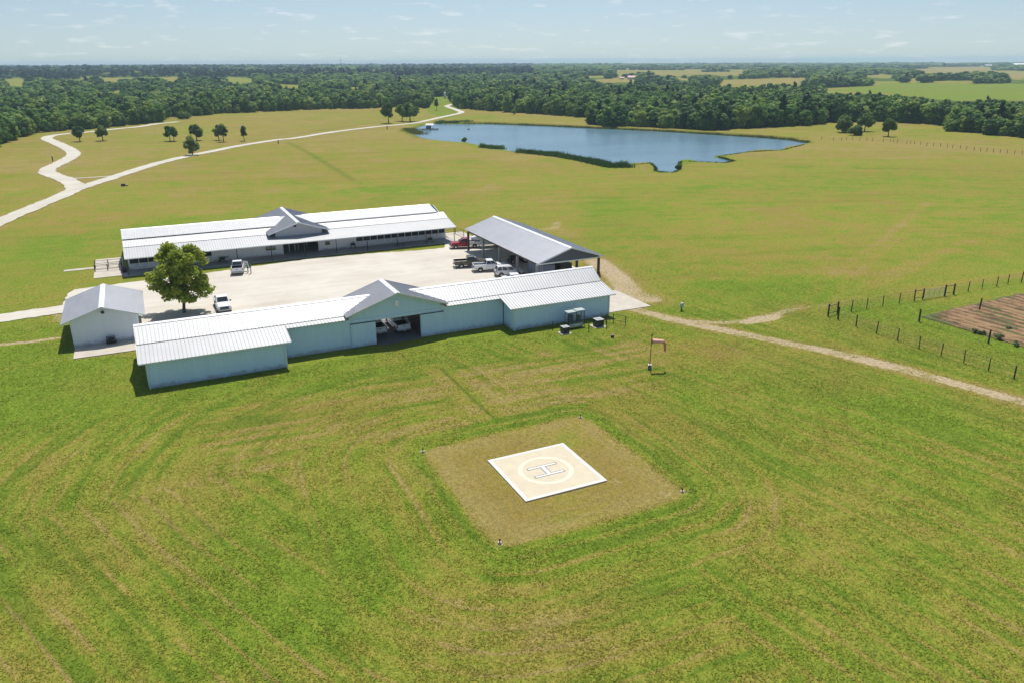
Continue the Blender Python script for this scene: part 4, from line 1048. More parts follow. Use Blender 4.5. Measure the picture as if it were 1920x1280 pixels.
def pickup(label, x, y, head, paint, bed=None, group=None, plate=False, second=None):
    t = thing('pickup_truck', label, 'pickup truck', (x, y, .10), math.radians(head), group)
    hw = .97
    mb = MB()
    loft(mb, [body_ring(2.92, .80, .50, .92), body_ring(2.86, .90, .44, 1.08), body_ring(2.3, .96, .40, 1.16, .14), body_ring(1.45, hw, .38, 1.22, .14), body_ring(1.2, hw, .38, 1.24, .08), body_ring(-.72, hw, .38, 1.24, .06)])
    mb.build('body', paint, t, bevel=.03)
    bp_ = second or paint
    mb = MB()
    for s in (-1, 1): mb.box(-2.82, s * hw - (.09 if s > 0 else 0), .46, -.735, s * hw + (.09 if s < 0 else 0), 1.26)
    mb.box(-2.80, -hw + .1, .46, -.74, hw - .1, .62)
    mb.build('cargo_bed', bp_, t, bevel=.03)
    mb = MB(); mb.box(-2.78, -hw + .10, .625, -.76, hw - .10, .66); mb.box(-.80, -hw + .10, .665, -.745, hw - .1, 1.22); mb.build('bed_liner', bed or M_BLACKP, t)
    mb = MB(); mb.box(-2.92, -hw + .02, .55, -2.83, hw - .02, 1.25); tg = mb.build('tailgate', bp_, t, bevel=.03)
    mb = MB(); mb.box(-2.945, -.14, 1.0, -2.915, .14, 1.08); mb.build('handle', M_BLACKP, tg)
    glass_house(t, paint, -.74, 1.30, -.62, .45, .90, .74, 1.23, 1.92, (0.02, .40, .66, .97) if False else (0.03, .48, .95))
    for xx, n_ in ((2.98, 'bumper'), (-3.0, 'bumper')):
        mb = MB(); mb.box(xx - .10, -.93, .42, xx + .08, .93, .62); mb.build(n_, M_CHROME, t, bevel=.04)
    mb = MB(); mb.box(2.90, -.62, .66, 2.955, .62, .98)
    mb.build('grille', M_BLACKP, t, bevel=.02)
    if plate:
        mb = MB(); mb.box(-3.115, -.16, .45, -3.101, .16, .60); mb.build('license_plate', M_LAMP, t)
    lights(t, 2.86, -2.93, hw, .92, 1.02)
    for xw in (1.95, -1.75):
        arch(t, xw, hw, .40, .40)
        for s in (-1, 1): wheel(t, xw, s * (hw + .03), .40, .27)
    for s in (-1, 1):
        mb = MB(); mb.box(1.0, s * .95, 1.26, 1.12, s * 1.20, 1.46); mb.build('mirror', M_BLACKP, t, bevel=.02)
    return t

def wagon(label, x, y, head, paint, L=4.7, H=1.72, sedan=False, name='suv', cat='suv'):
    t = thing(name, label, cat, (x, y, .10), math.radians(head)); hw = .92; h = L / 2; zb = .98 if not sedan else .92
    mb = MB()
    loft(mb, [body_ring(h, .72, .42, .72), body_ring(h - .10, .84, .32, .84), body_ring(h - .6, hw, .28, zb - .02, .13), body_ring(h - 1.35, hw, .27, zb + .02, .10), body_ring(-h + .5, hw, .27, zb + .04, .07), body_ring(-h + .06, .88, .32, zb + .02, .08), body_ring(-h, .82, .40, zb - .05)])
    mb.build('body', paint, t, bevel=.03)
    if sedan: glass_house(t, paint, -h + .75, h - 1.15, -h + 1.35, h - 2.1, .84, .66, zb + .01, H, (.03, .5, .97))
    else: glass_house(t, paint, -h + .10, h - 1.15, -h + .42, h - 2.0, .85, .70, zb + .01, H, (.02, .30, .62, .97))
    for xx in (h + .02, -h - .02):
        mb = MB(); mb.box(xx - .06, -.80, .30, xx + .05, .80, .50); mb.build('bumper', M_BLACKP, t, bevel=.03)
    lights(t, h - .1, -h, hw - .04, .74, .92)
    if not sedan:
        mb = MB()
        for s in (-1, 1): mb.tube((-h + .5, s * .62, H + .045), (h - 2.1, s * .62, H + .045), .022, n=6)
        mb.build('roof_rail', M_CHROME, t)
    mb = MB(); mb.box(-h - .012, -.20, .62, -h + .01, .20, .74); mb.build('license_plate', M_LAMP, t)
    for xw in (h - .92, -h + .95):
        arch(t, xw, hw, .35, .34)
        for s in (-1, 1): wheel(t, xw, s * (hw + .03), .35, .22)
    for s in (-1, 1):
        mb = MB(); mb.box(h - 1.75, s * .88, 1.02, h - 1.62, s * 1.08, 1.16); mb.build('mirror', paint, t, bevel=.02)
    return t

def at_wheel(u, v, head, axle_x, side, hw=1.0):
    """vehicle origin so that the wheel (axle_x, side*hw) stands on the ground at a pixel"""
    p = G(u, v, .1); a = math.radians(head)
    return p.x - (axle_x * math.cos(a) - side * hw * math.sin(a)), p.y - (axle_x * math.sin(a) + side * hw * math.cos(a))

x, y = at_wheel(855, 467.5, 166, 1.95, 1)
pickup('red pickup truck with white bed hitched to a trailer at the back of the yard', x, y, 166, M_PRED, second=M_PWHITE)
red = (x, y)
x, y = at_wheel(865.6, 503.2, -14, -1.75, -1)
pickup('dark bronze pickup truck parked nose in to the open carport', x, y, -14, M_PBROWN)
x, y = at_wheel(901.2, 510.7, -14, -1.75, -1)
pickup('white pickup truck parked beside the dark bronze pickup at the carport', x, y, -14, M_PWHITE)
x, y = at_wheel(940.6, 519.6, -14, -1.40, -1)
wagon('pearl silver suv parked in the row next to the white pickup at the carport', x, y, -14, M_PSILVER, 4.75, 1.68)
p = G(968, 513.5, 1.5)
wagon('white car mostly hidden behind the front barn roof beside the silver suv', p.x, p.y, -14, M_PWHITE, 4.7, 1.46, True, 'parked_car', 'car')
p = G(445, 517, .1); a = math.radians(80)
sv = pickup('white pickup truck with an open door and two people beside it near the stable', p.x + 3.0 * math.cos(a), p.y + 3.0 * math.sin(a), 80, M_PWHITE)
mb = MB(); mb.hexa([(.20, -1.0, .45), (.25, -1.03, .45), (-.10, -1.85, .45), (-.15, -1.82, .45), (.20, -.98, 1.75), (.25, -1.0, 1.75), (-.05, -1.72, 1.65), (-.10, -1.69, 1.65)]); mb.build('open_door', M_PWHITE, sv)
p = G(422.5, 588, .1); a = math.radians(-90)
pickup('white pickup truck facing the front barn beside the big tree', p.x - 2.95 * math.cos(a), p.y - 2.95 * math.sin(a), -90, M_PWHITE)
pickup('white pickup truck parked inside the front barn doorway, fully in view', 31.35, 8.05, 90, M_PWHITE, plate=True)
pickup('white pickup truck inside the front barn, half hidden behind the left sliding door', 28.15, 8.35, 90, M_PWHITE, plate=True)

def box_trailer(name, label, x, y, head, L, W, H, m, goose=False, stripes=None):
    t = thing(name, label, 'trailer', (x, y, .10), math.radians(head))
    mb = MB(); h = L / 2
    mb.prism([(-h, .55), (h, .55), (h, H - .35), (h - .12, H - .1), (h - .4, H), (-h, H)], -W / 2, W / 2, 'y')
    mb.build('body', m, t, bevel=.04)
    mb = MB()
    for k in range(int(L / .6)):
        xx = -h + .3 + k * .6
        for s in (-1, 1): mb.box(xx - .02, s * (W / 2) - (0.002 if s > 0 else .03), .6, xx + .02, s * (W / 2) + (.03 if s > 0 else .002), H - .12)
    mb.build('rib', M_TRIM if stripes else m, t)
    if goose:
        mb = MB(); mb.hexa([(h - .1, -W * .42, 1.45), (h + 1.7, -.45, 1.55), (h + 1.7, .45, 1.55), (h - .1, W * .42, 1.45), (h - .1, -W * .42, H - .1), (h + 1.5, -.5, H - .55), (h + 1.5, .5, H - .55), (h - .1, W * .42, H - .1)]); mb.build('nose', m, t, bevel=.08)
        mb = MB(); mb.tube((h + 1.5, 0, 1.5), (h + 1.5, 0, .95), .07); mb.build('coupler', M_STEEL, t)
        mb = MB(); mb.tube((h + .1, .5, 1.4), (h + .1, .5, .05), .06); mb.tube((h + .1, -.5, 1.4), (h + .1, -.5, .05), .06); mb.build('landing_leg', M_STEEL, t)
    else:
        mb = MB(); mb.tube((h, .5, .5), (h + 1.2, 0, .5), .05); mb.tube((h, -.5, .5), (h + 1.2, 0, .5), .05); mb.tube((h + 1.1, 0, .6), (h + 1.1, 0, .0), .04); mb.build('drawbar', M_STEEL, t)
    for xw in (-.35, .55):
        for s in (-1, 1): wheel(t, xw - .6, s * (W / 2 + .08), .36, .22)
    for s in (-1, 1):
        mb = MB(); mb.box(-1.5, s * W / 2 - (.0 if s > 0 else .3), .76, .5, s * W / 2 + (.3 if s > 0 else 0), .80); mb.build('fender', M_STEEL, t)
    return t
a = math.radians(166); d = Vector((math.cos(a), math.sin(a)))
c = Vector(red) + d * (-1.3) - d * (1.5 + 3.4)
box_trailer('horse_trailer', 'pale grey gooseneck horse trailer hitched to the red pickup, reaching under the carport', c.x, c.y, 166, 6.8, 2.2, 2.55, M_TRAILW, True)
box_trailer('enclosed_trailer', 'slate blue enclosed trailer under the front left corner of the carport', 60.9, 22.6, 90, 5.6, 2.2, 2.7, M_TRAIL, False, True)
box_trailer('enclosed_trailer', 'dark enclosed trailer under the carport right of the slate blue one', 64.4, 23.0, 90, 5.4, 2.2, 2.4, mat('black trailer sheet', (.03, .03, .035), .4), False)
# tractor deep in the carport
tr = thing('tractor', 'dark farm tractor standing deep under the carport between the trailers', 'tractor', (62.0, 33.5, .1), math.radians(182))
mb = MB(); mb.box(-.2, -.38, .75, 1.9, .38, 1.45); mb.build('hood', mat('tractor green', (.02, .06, .025), .4), tr, bevel=.06)
mb = MB(); mb.box(-1.3, -.45, .6, -.2, .45, 1.0); mb.build('seat_deck', M_STEEL, tr, bevel=.04)
mb = MB(); mb.box(-1.0, -.25, 1.02, -.55, .25, 1.12); mb.box(-1.1, -.25, 1.02, -1.0, .25, 1.55); mb.build('seat', M_BLACKP, tr, bevel=.03)
mb = MB()
for s in (-.55, .55): mb.tube((-1.2, s, .9), (-1.25, s, 2.5), .04)
mb.tube((-1.25, -.55, 2.5), (-1.25, .55, 2.5), .04); mb.build('roll_bar', M_STEEL, tr)
for s in (-1, 1): wheel(tr, -.9, s * .95, .75, .42); wheel(tr, 1.5, s * .75, .42, .28)
cn = thing('traffic_cone', 'small orange red cone beside the right front post of the carport', 'cone', (69.9, 18.6, 0))
mb = MB(); mb.tube((0, 0, .05), (0, 0, .95), .2, .05, 12); mb.build('cone', mat('cone orange', (.55, .10, .03), .6), cn)
mb = MB(); mb.box(-.28, -.28, 0, .28, .28, .05); mb.build('base', M_BLACKP, cn)
gp = thing('short_post', 'short dark post standing behind the carport front beam', 'post', (68.0, 21.6, 0))
mb = MB(); mb.box(-.09, -.09, 0, .09, .09, .8); mb.build('shaft', M_POST, gp, bevel=.02)
mb = MB(); mb.box(-.11, -.11, .805, .11, .11, .86); mb.build('cap', M_POST, gp, bevel=.02)

# ================================================================== PEOPLE
def person(label, x, y, face, shirt, trousers, bend=0.0, reach=0.0, tall=1.72):
    """skin-grown body; clothing is told apart by height zones on the one mesh"""
    t = thing('person', label, 'person', (x, y, .10), math.radians(face))
    s = tall / 1.72
    def B(px, py, pz):      # bend the upper body forward about the hips
        if pz > .95:
            dz = pz - .95; px, pz = px + dz * math.sin(bend), .95 + dz * math.cos(bend)
        return (px * s, py * s, pz * s)
    V = []; E = []; Rr = []; Z = []
    def add(p, r, par=None, zone=0, raw=False):
        V.append(p if raw else B(*p)); Rr.append(r * s); Z.append(zone)
        if par is not None: E.append((par, len(V) - 1))
        return len(V) - 1
    pel = add((0, 0, .95), .135, None, 1)
    wst = add((0, 0, 1.08), .125, pel, 0); chs = add((.01, 0, 1.28), .15, wst, 0); nk0 = add((0, 0, 1.43), .085, chs, 0)
    nk = add((.01, 0, 1.49), .055, nk0, 2); hd0 = add((.03, 0, 1.56), .085, nk, 2); hd1 = add((.02, 0, 1.64), .098, hd0, 2); add((.01, 0, 1.70), .065, hd1, 2); add((.125, 0, 1.595), .018, hd0, 2)
    for sd in (-1, 1):
        hip = add((0, sd * .10, .88), .10, pel, 1); kn = add((.02, sd * .11, .50), .068, hip, 1); an = add((-.01, sd * .11, .10), .045, kn, 1); hl = add((.0, sd * .11, .045), .045, an, 3); add((.17, sd * .12, .03), .034, hl, 3)
        sh_ = add((0, sd * .17, 1.40), .068, nk0, 0); el = add((.05 + reach * .15, sd * .22, 1.13 + reach * .12), .044, sh_, 0); wr = add((.16 + reach * .28, sd * .20, .92 + reach * .30), .028, el, 2)
        pm_ = add((.20 + reach * .31, sd * .195, .86 + reach * .30), .030, wr, 2)
        for k in range(4):
            f = add((.235 + reach * .34, sd * (.165 + k * .018), .80 + reach * .30 + .004 * (k % 2)), .0095, pm_, 2); add((.225 + reach * .36, sd * (.165 + k * .018), .765 + reach * .30), .008, f, 2)
        th_ = add((.245 + reach * .30, sd * .165, .86 + reach * .30), .010, pm_, 2)
    me = bpy.data.meshes.new('body'); me.from_pydata(V, E, []); me.update()
    o = bpy.data.objects.new('body', me); COL.objects.link(o); o.parent = t
    sk = o.modifiers.new('skin', 'SKIN'); sk.use_smooth_shade = True
    for i, r in enumerate(Rr):
        me.skin_vertices[0].data[i].radius = (r, r)
    me.skin_vertices[0].data[0].use_root = True
    o.modifiers.new('sub', 'SUBSURF').levels = 1; o.modifiers['sub'].render_levels = 1
    dg = bpy.context.evaluated_depsgraph_get(); ev = o.evaluated_get(dg); nm = bpy.data.meshes.new_from_object(ev)
    o.modifiers.clear(); o.data = nm
    mats = [mat('shirt ' + label[:22], shirt, .8), mat('trousers ' + label[:22], trousers, .8), mat('skin tone', (.42, .24, .16), .6), M_BLACKP]
    nm.materials.clear()
    for m in mats: nm.materials.append(m)
    Va = np.array(V); Za = np.array(Z); Ra = np.array(Rr)
    for pgn in nm.polygons:
        c = np.array(pgn.center); dd = np.linalg.norm(Va - c, axis=1) - Ra * .8
        pgn.material_index = int(Za[int(np.argmin(dd))])
    hb = MB(); q = B(.0, 0, 1.655); hb.ball(q, .108 * s, .102 * s, .10 * s, 0, 2); hb.build('hair', mat('dark hair', (.03, .02, .015), .7), t, smooth=True)
    for sd in (-1, 1):
        q = B(.108, sd * .035, 1.63); eb = MB(); eb.ball(q, .012, .012, .012, 0, 1); eb.build('eye', M_BLACKP, t)
        q = B(.02, sd * .098, 1.60); eb = MB(); eb.ball(q, .02, .014, .032, 0, 1); eb.build('ear', mats[2], t)
    q = B(.112, 0, 1.555); eb = MB(); eb.ball(q, .014, .028, .008, 0, 1); eb.build('mouth', mat('lips', (.35, .12, .10), .6), t)
    return t
p = G(465.5, 511.5, .1); person('person in a teal shirt and dark trousers leaning in beside the white pickup', p.x, p.y, 165, (.03, .23, .21), (.05, .05, .07), .25, .8, 1.75)
p = G(471, 512.8, .1); person('person in a dark green top and pale trousers standing behind the one in teal', p.x, p.y, 150, (.02, .07, .065), (.55, .55, .56), .05, .2, 1.74)

# ================================================================== HELIPAD
hp = thing('helipad', 'square tan helipad with white border, cream circle and a white letter H', 'helipad', (31.1, -35.73, 0))
S = 3.92
mb = MB(); mb.box(-S, -S, -.3, S, S, .12); mb.build('slab', M_TAN, hp, bevel=.012)
def ringpoly(mb, outer, inner, z):
    n = len(outer)
    for k in range(n):
        l = (k + 1) % n; mb.quad([(*outer[k], z), (*outer[l], z), (*inner[l], z), (*inner[k], z)])
mb = MB(); o_ = S - .015; i_ = S - .35; ringpoly(mb, [(-o_, -o_), (o_, -o_), (o_, o_), (-o_, o_)], [(-i_, -i_), (i_, -i_), (i_, i_), (-i_, i_)], .125)
i2 = S - .47
mb.build('border', M_PADW, hp, recalc=False)
mb = MB(); ringpoly(mb, [(2.47 * math.cos(k * PI / 40), 2.47 * math.sin(k * PI / 40)) for k in range(80)], [(2.07 * math.cos(k * PI / 40), 2.07 * math.sin(k * PI / 40)) for k in range(80)], .125)
mb.build('circle', M_PADY, hp, recalc=False)
def letter_h(g, z, m, nm):
    mb = MB()
    for yy in (.76, -.76): mb.quad([(-1.40 - g, yy - .12 - g, z), (1.40 + g, yy - .12 - g, z), (1.40 + g, yy + .12 + g, z), (-1.40 - g, yy + .12 + g, z)])
    mb.quad([(-.19 - g, -.615 + g, z), (.19 + g, -.615 + g, z), (.19 + g, .615 - g, z), (-.19 - g, .615 - g, z)])
    mb.build(nm, m, hp, recalc=False)
letter_h(.07, .126, M_PADB, 'letter_outline'); letter_h(0, .131, M_PADW, 'letter')
for (x, y), lab in zip(((39.35, -27.57), (22.51, -27.56), (39.72, -43.91), (22.86, -43.96)), ('far corner of the tan mown helipad lawn, nearest the windsock', 'left corner of the tan mown helipad lawn', 'right corner of the tan mown helipad lawn', 'near corner of the tan mown helipad lawn, lowest in view')):
    t = thing('corner_light', 'small landing light at the ' + lab, 'light', (x, y, 0), 0, 'landing lights at the corners of the helipad lawn')
    mb = MB(); mb.tube((0, 0, -.1), (0, 0, .12), .17, .15, 14); mb.build('base', mat('pinkish concrete', (.50, .40, .34), .85), t)
    mb = MB(); mb.tube((0, 0, .14), (0, 0, .30), .045, n=8); mb.build('stem', M_RUST, t)
    mb = MB(); mb.tube((0, 0, .30), (0, 0, .34), .09, .09, 12); mb.ball((0, 0, .38), .075, .075, .085, 0, 2); mb.build('lamp', mat('amber lamp', (.20, .09, .03), .4), t)

# ================================================================== WINDSOCK
ws = thing('windsock', 'limp faded orange windsock on a rusty pole with a grey base, beside the dirt track', 'windsock', (53.42, -19.52, 0), -AX)
mb = MB(); mb.box(-.19, -.19, -.1, .19, .19, .52); mb.build('base', mat('base grey', (.16, .16, .15), .8), ws, bevel=.02)
mb = MB(); mb.box(-.21, -.21, .525, .21, .21, .57); mb.build('base_cap', M_PADW, ws, bevel=.015)
mb = MB(); mb.tube((0, 0, .6), (.06, 0, 4.05), .055, .045, 10); mb.build('pole', mat('orange red pole paint', (.30, .10, .05), .6, 0, .2), ws)
mb = MB(); mb.tube((.06, 0, 4.05), (.07, 0, 4.35), .09, .06, 10); mb.build('obstruction_lamp', mat('lamp dark red', (.12, .03, .02), .4), ws)
mb = MB()
for k in range(16):
    a, b = 2 * PI * k / 16, 2 * PI * (k + 1) / 16
    mb.tube((.12, .27 * math.cos(a), 3.45 + .27 * math.sin(a)), (.12, .27 * math.cos(b), 3.45 + .27 * math.sin(b)), .02, n=5)
mb.tube((.05, 0, 3.18), (.12, 0, 3.18), .02); mb.tube((.05, 0, 3.72), (.12, 0, 3.72), .02); mb.build('hoop', mat('red brown hoop', (.18, .06, .04), .6), ws)
def sock(path, rad, m, nm):
    mb = MB(); rings = []
    for k, (p, r) in enumerate(zip(path, rad)):
        q = path[min(k + 1, len(path) - 1)]; q0 = path[max(0, k - 1)]; d = Vector(q) - Vector(q0); d.normalize(); w = Vector((0, 1, 0)); u = w.cross(d).normalized()
        rings.append([tuple(Vector(p) + (w * math.cos(2 * PI * j / 14) + u * math.sin(2 * PI * j / 14)) * r * (1 + .05 * math.sin(j * 3 + k))) for j in range(14)])
    i0 = 0
    for r in rings: mb.v += r
    for k in range(len(rings) - 1):
        for j in range(14): l = (j + 1) % 14; mb.f.append((k * 14 + j, k * 14 + l, (k + 1) * 14 + l, (k + 1) * 14 + j)); mb.m.append(0)
    o = mb.build(nm, m, ws, smooth=True); md = o.modifiers.new('thick', 'SOLIDIFY'); md.thickness = .012
sock([(.12, 0, 3.45), (.5, 0, 3.43), (.9, 0, 3.42), (1.3, 0, 3.40), (1.48, 0, 3.34)], [.26, .25, .24, .225, .20], M_PINK, 'sock')
sock([(1.46, 0, 3.36), (1.58, 0, 3.18), (1.64, 0, 2.85), (1.66, 0, 2.45), (1.70, .02, 2.18)], [.20, .17, .14, .12, .10], M_ORANGE, 'sock_tail')

# ================================================================== YARD EQUIPMENT RIGHT OF THE FRONT BARN
def cooler(label, x, y, w, h):
    t = thing('air_conditioner', label, 'air conditioner', (x, y, 0))
    mb = MB(); mb.box(-w * .85, -w * .8, -.1, w * .75, w * .75, .07); mb.build('pad', M_CONC, t, bevel=.01)
    mb = MB(); mb.box(-w / 2, -w / 2, .075, w / 2, w / 2, h); mb.build('cabinet', mat('dark cabinet', (.045, .047, .05), .6), t, bevel=.02)
    mb = MB()
    for k in range(9):
        z = .16 + k * (h - .25) / 9
        for s in (-1, 1): mb.box(-w * .46, s * (w / 2) - .012, z, w * .46, s * (w / 2) + .012, z + .025)
    mb.build('louvre', M_STEEL, t)
    mb = MB(); mb.box(-w / 2 - .02, -w / 2 - .02, h + .003, w / 2 + .02, w / 2 + .02, h + .06); mb.build('top', mat('pale cabinet top', (.42, .44, .43), .5), t, bevel=.015)
    mb = MB(); mb.tube((0, 0, h + .06), (0, 0, h + .085), w * .36, n=20); mb.build('fan_grille', mat('fan grey', (.30, .31, .31), .5), t)
    return t
cooler('smaller dark air conditioning unit with pale top, nearest the rack by the barn wall', 50.75, -3.85, .92, .88)
cooler('larger dark air conditioning unit with pale top on a slab near the barn corner', 56.25, -3.35, 1.12, .98)
rk = thing('tank_rack', 'green grey steel rack with upright bars standing against the barn wall', 'rack', (53.3, -1.95, 0))
mb = MB()
for x in (-1.25, 0, 1.25):
    for y in (-.45, .45): mb.tube((x, y, 0), (x, y, 2.15), .045)
mb.build('upright', M_STEEL, rk)
mb = MB()
for k in range(14): mb.tube((-1.25 + k * 2.5 / 13, -.45, .65), (-1.25 + k * 2.5 / 13, -.45, 2.1), .022, n=5)
for z in (.65, 1.35, 2.1): mb.tube((-1.25, -.45, z), (1.25, -.45, z), .03); mb.tube((-1.25, .45, z), (1.25, .45, z), .03)
mb.build('bar', mat('green grey bar', (.16, .22, .22), .5), rk)
mb = MB(); mb.box(-1.35, -.55, 2.16, -.05, .55, 2.22); mb.box(.0, -.55, 2.26, 1.35, .55, 2.32); mb.build('top_tray', mat('pale tray', (.35, .40, .40), .5), rk)
mb = MB(); mb.box(-.95, -.30, .66, -.35, .30, 1.7); mb.box(.35, -.25, .66, .75, .25, 1.5); mb.build('equipment', mat('slate equipment', (.06, .085, .10), .5), rk, bevel=.02)
tk = thing('gas_tank', 'pale green horizontal gas tank lying on the grass under the rack', 'tank', (53.0, -2.85, 0), .06)
mb = MB(); mb.tube((-.95, 0, .42), (.95, 0, .42), .27, n=18); mb.ball((-.95, 0, .42), .2, .268, .268, 0, 2); mb.ball((.95, 0, .42), .2, .268, .268, 0, 2); mb.build('shell', mat('pale green tank', (.36, .42, .33), .5), tk, smooth=True)
mb = MB()
for x in (-.6, .6): mb.box(x - .06, -.2, 0, x + .06, .2, .2)
mb.build('foot', M_STEEL, tk)
for (x, y, h, lab) in ((49.94, -1.87, 1.1, 'thin dark post left of the smaller air conditioner'), (53.9, -4.75, 1.35, 'thin dark post in front of the steel rack'), (56.75, -4.65, 1.1, 'thin dark post in front of the larger air conditioner')):
    t = thing('guard_post', lab, 'post', (x, y, 0)); mb = MB(); mb.tube((0, 0, -.1), (0, 0, h), .06, n=8); mb.build('shaft', M_POST, t)
    mb = MB(); mb.tube((0, 0, h), (0, 0, h + .05), .075, n=8); mb.build('cap', M_POST, t)
def pipe_fence(name, label, pts, h, rails, m, r=.05, cat='fence'):
    t = thing(name, label, cat)
    for p in pts:
        mb = MB(); mb.tube((p[0], p[1], -.1), (p[0], p[1], h), r * 1.35, n=8); mb.build('post', m, t)
    for z in rails:
        mb = MB()
        for a, b in zip(pts[:-1], pts[1:]): mb.tube((a[0], a[1], z), (b[0], b[1], z), r * .8, n=6)
        mb.build('rail', m, t)
    return t
pipe_fence('pipe_fence', 'short dark pipe fence panel near the right corner of the front barn', [(57.95, -2.6), (58.8, -3.1), (59.75, -4.7)], 1.35, (.45, 1.25), M_POST, .04)
bk = thing('bucket', 'small black bucket standing alone on the grass near the windsock', 'bucket', (55.47, -8.18, 0))
mb = MB(); mb.tube((0, 0, 0), (0, 0, .33), .2, .25, 14); mb.build('pail', M_BLACKP, bk)
mb = MB(); mb.tube((0, 0, .335), (0, 0, .345), .22, n=14); mb.build('lid', mat('bucket inside', (.12, .12, .12), .6), bk)
vb = thing('meter_box', 'small pale green box on a short post in the grass right of the concrete apron', 'meter box', (70.68, -2.72, 0))
mb = MB(); mb.box(-.07, -.07, -.1, .07, .07, .5); mb.build('post', M_POST, vb)
mb = MB(); mb.box(-.25, -.14, .5, .25, .14, 1.15); mb.build('box', mat('pale green paint', (.40, .52, .46), .6), vb, bevel=.03)
# pen fences
pipe_fence('pen_fence', 'black rail fence at the back of the concrete pen left of the stable', [(-6.8, 63.0), (-4.7, 63.0), (-2.55, 63.0)], 1.5, (.45, .95, 1.42), M_POST)
pipe_fence('pen_fence', 'black rail fence across the middle of the concrete pen left of the stable', [(-6.8, 60.6), (-4.8, 60.6), (-2.6, 60.6)], 1.25, (.4, 1.2), M_POST, .06)
pipe_fence('pen_fence', 'brown pipe fence beyond the right end of the back stable', [(58.6, 62.0), (61.2, 62.4), (61.3, 58.0)], 1.5, (.5, 1.0, 1.45), M_RUST)
wt = thing('feed_trough', 'dark feed trough under the left end of the stable porch', 'trough', (-2.15, 58.2, .1))
mb = MB(); mb.hexa([(-.35, -.7, 0), (.35, -.7, 0), (.35, .7, 0), (-.35, .7, 0), (-.5, -.9, .7), (.5, -.9, .7), (.5, .9, .7), (-.5, .9, .7)]); mb.build('tub', M_BLACKP, wt, bevel=.03)
mb = MB(); mb.box(-.42, -.8, .702, .42, .8, .715); mb.build('feed', mat('dark feed', (.06, .05, .035), .9), wt)

# ================================================================== GARDEN FENCE, GATE, PLOUGHED PLOT
def wood_fence(label, pix, tops, extra, wires=(.35, .75, 1.15, 1.5)):
    t = thing('wire_fence', label, 'fence'); P = [G(u, v) for u, v in pix] + [Vector(e) for e in extra]
    rr = random.Random(5)
    for i, p in enumerate(P):
        h = 1.62 + rr.uniform(-.06, .06); r = .072 + rr.uniform(-.012, .018)
        if i in tops: r *= 1.45; h += .15
        mb = MB(); lx, ly = rr.uniform(-.05, .05), rr.uniform(-.05, .05); mb.tube((p.x, p.y, -.2), (p.x + lx, p.y + ly, h), r, r * .92, 7); mb.build('post', M_POST, t)
    mb = MB()
    for a, b in zip(P[:-1], P[1:]):
        if (a - b).length < 2.0 or (a.xy - gateA.xy).length < .4 and (b.xy - gateB.xy).length < .6: continue
        for z in wires: mb.tube((a.x, a.y, z), (b.x, b.y, z), .012, n=4, cap=False)
        n_ = int((a - b).length / .45)
        for k in range(1, n_):
            q = a.lerp(b, k / n_); mb.tube((q.x, q.y, .08), (q.x, q.y, 1.5), .006, n=3, cap=False)
    mb.build('wire', mat('fence wire', (.14, .14, .14), .5, .6), t)
    return t, P
gateA, gateB = G(1729.7, 561.7), G(1771, 555)
up = [(1552.5, 593), (1570, 588.5), (1596, 584), (1624.7, 578.8), (1655, 574), (1685.5, 569), (1714, 564.5), (1729.7, 561.7), (1771, 555), (1787.7, 552.5), (1815, 547), (1841, 542), (1868.6, 537), (1889.4, 533), (1914.6, 529.5), (1942, 524), (1972, 518)]
f1, P1 = wood_fence('dark post and wire fence along the back of the garden with a gate in it', up, {0, 1, 6, 7, 8, 9, 14}, [])
mb = MB()
for a, b in ((P1[0], P1[1]), (P1[6], P1[7]), (P1[8], P1[9])):
    mb.tube((a.x, a.y, 1.5), (b.x, b.y, 1.5), .05, n=6); mb.tube((a.x, a.y, .4), (b.x, b.y, .4), .04, n=6)
    mb.tube((a.x, a.y, 1.5), (b.x, b.y, .4), .012, n=4)
mb.build('brace', M_POST, f1)
lowp = [(1571, 598.6), (1605, 611.6), (1643, 625), (1682.7, 638), (1723, 652.5), (1764, 666.7), (1807, 679.4), (1853, 694), (1901, 709.4), (1950, 725), (2005, 742)]
wood_fence('dark post and wire fence along the near garden side beside the dirt track', lowp, {0}, [])
inn = [(1853, 643.3), (1723, 602.8), (1835.8, 582), (1960, 560)]
wood_fence('taller dark posts standing round the ploughed soil inside the garden', inn, {0, 1, 2}, [], (.7, 1.4))
gt = thing('metal_gate', 'wide grey green tubular farm gate in the back fence of the garden', 'gate')
mb = MB(); d = (gateB - gateA).normalized(); a = gateA + d * .2; b = gateB - d * .2
for z in (.2, 1.4): mb.tube((a.x, a.y, z), (b.x, b.y, z), .035, n=6)
for q in (a, b): mb.tube((q.x, q.y, .2), (q.x, q.y, 1.4), .035, n=6)
MG = mat('galvanised gate', (.24, .32, .31), .5, .2)
mb.build('frame', MG, gt)
mb = MB()
for z in (.45, .7, .95, 1.18): mb.tube((a.x, a.y, z), (b.x, b.y, z), .022, n=5)
for f_ in (.25, .5, .75): q = a.lerp(b, f_); mb.tube((q.x, q.y, .2), (q.x, q.y, 1.4), .022, n=5)
mb.build('bar', MG, gt)

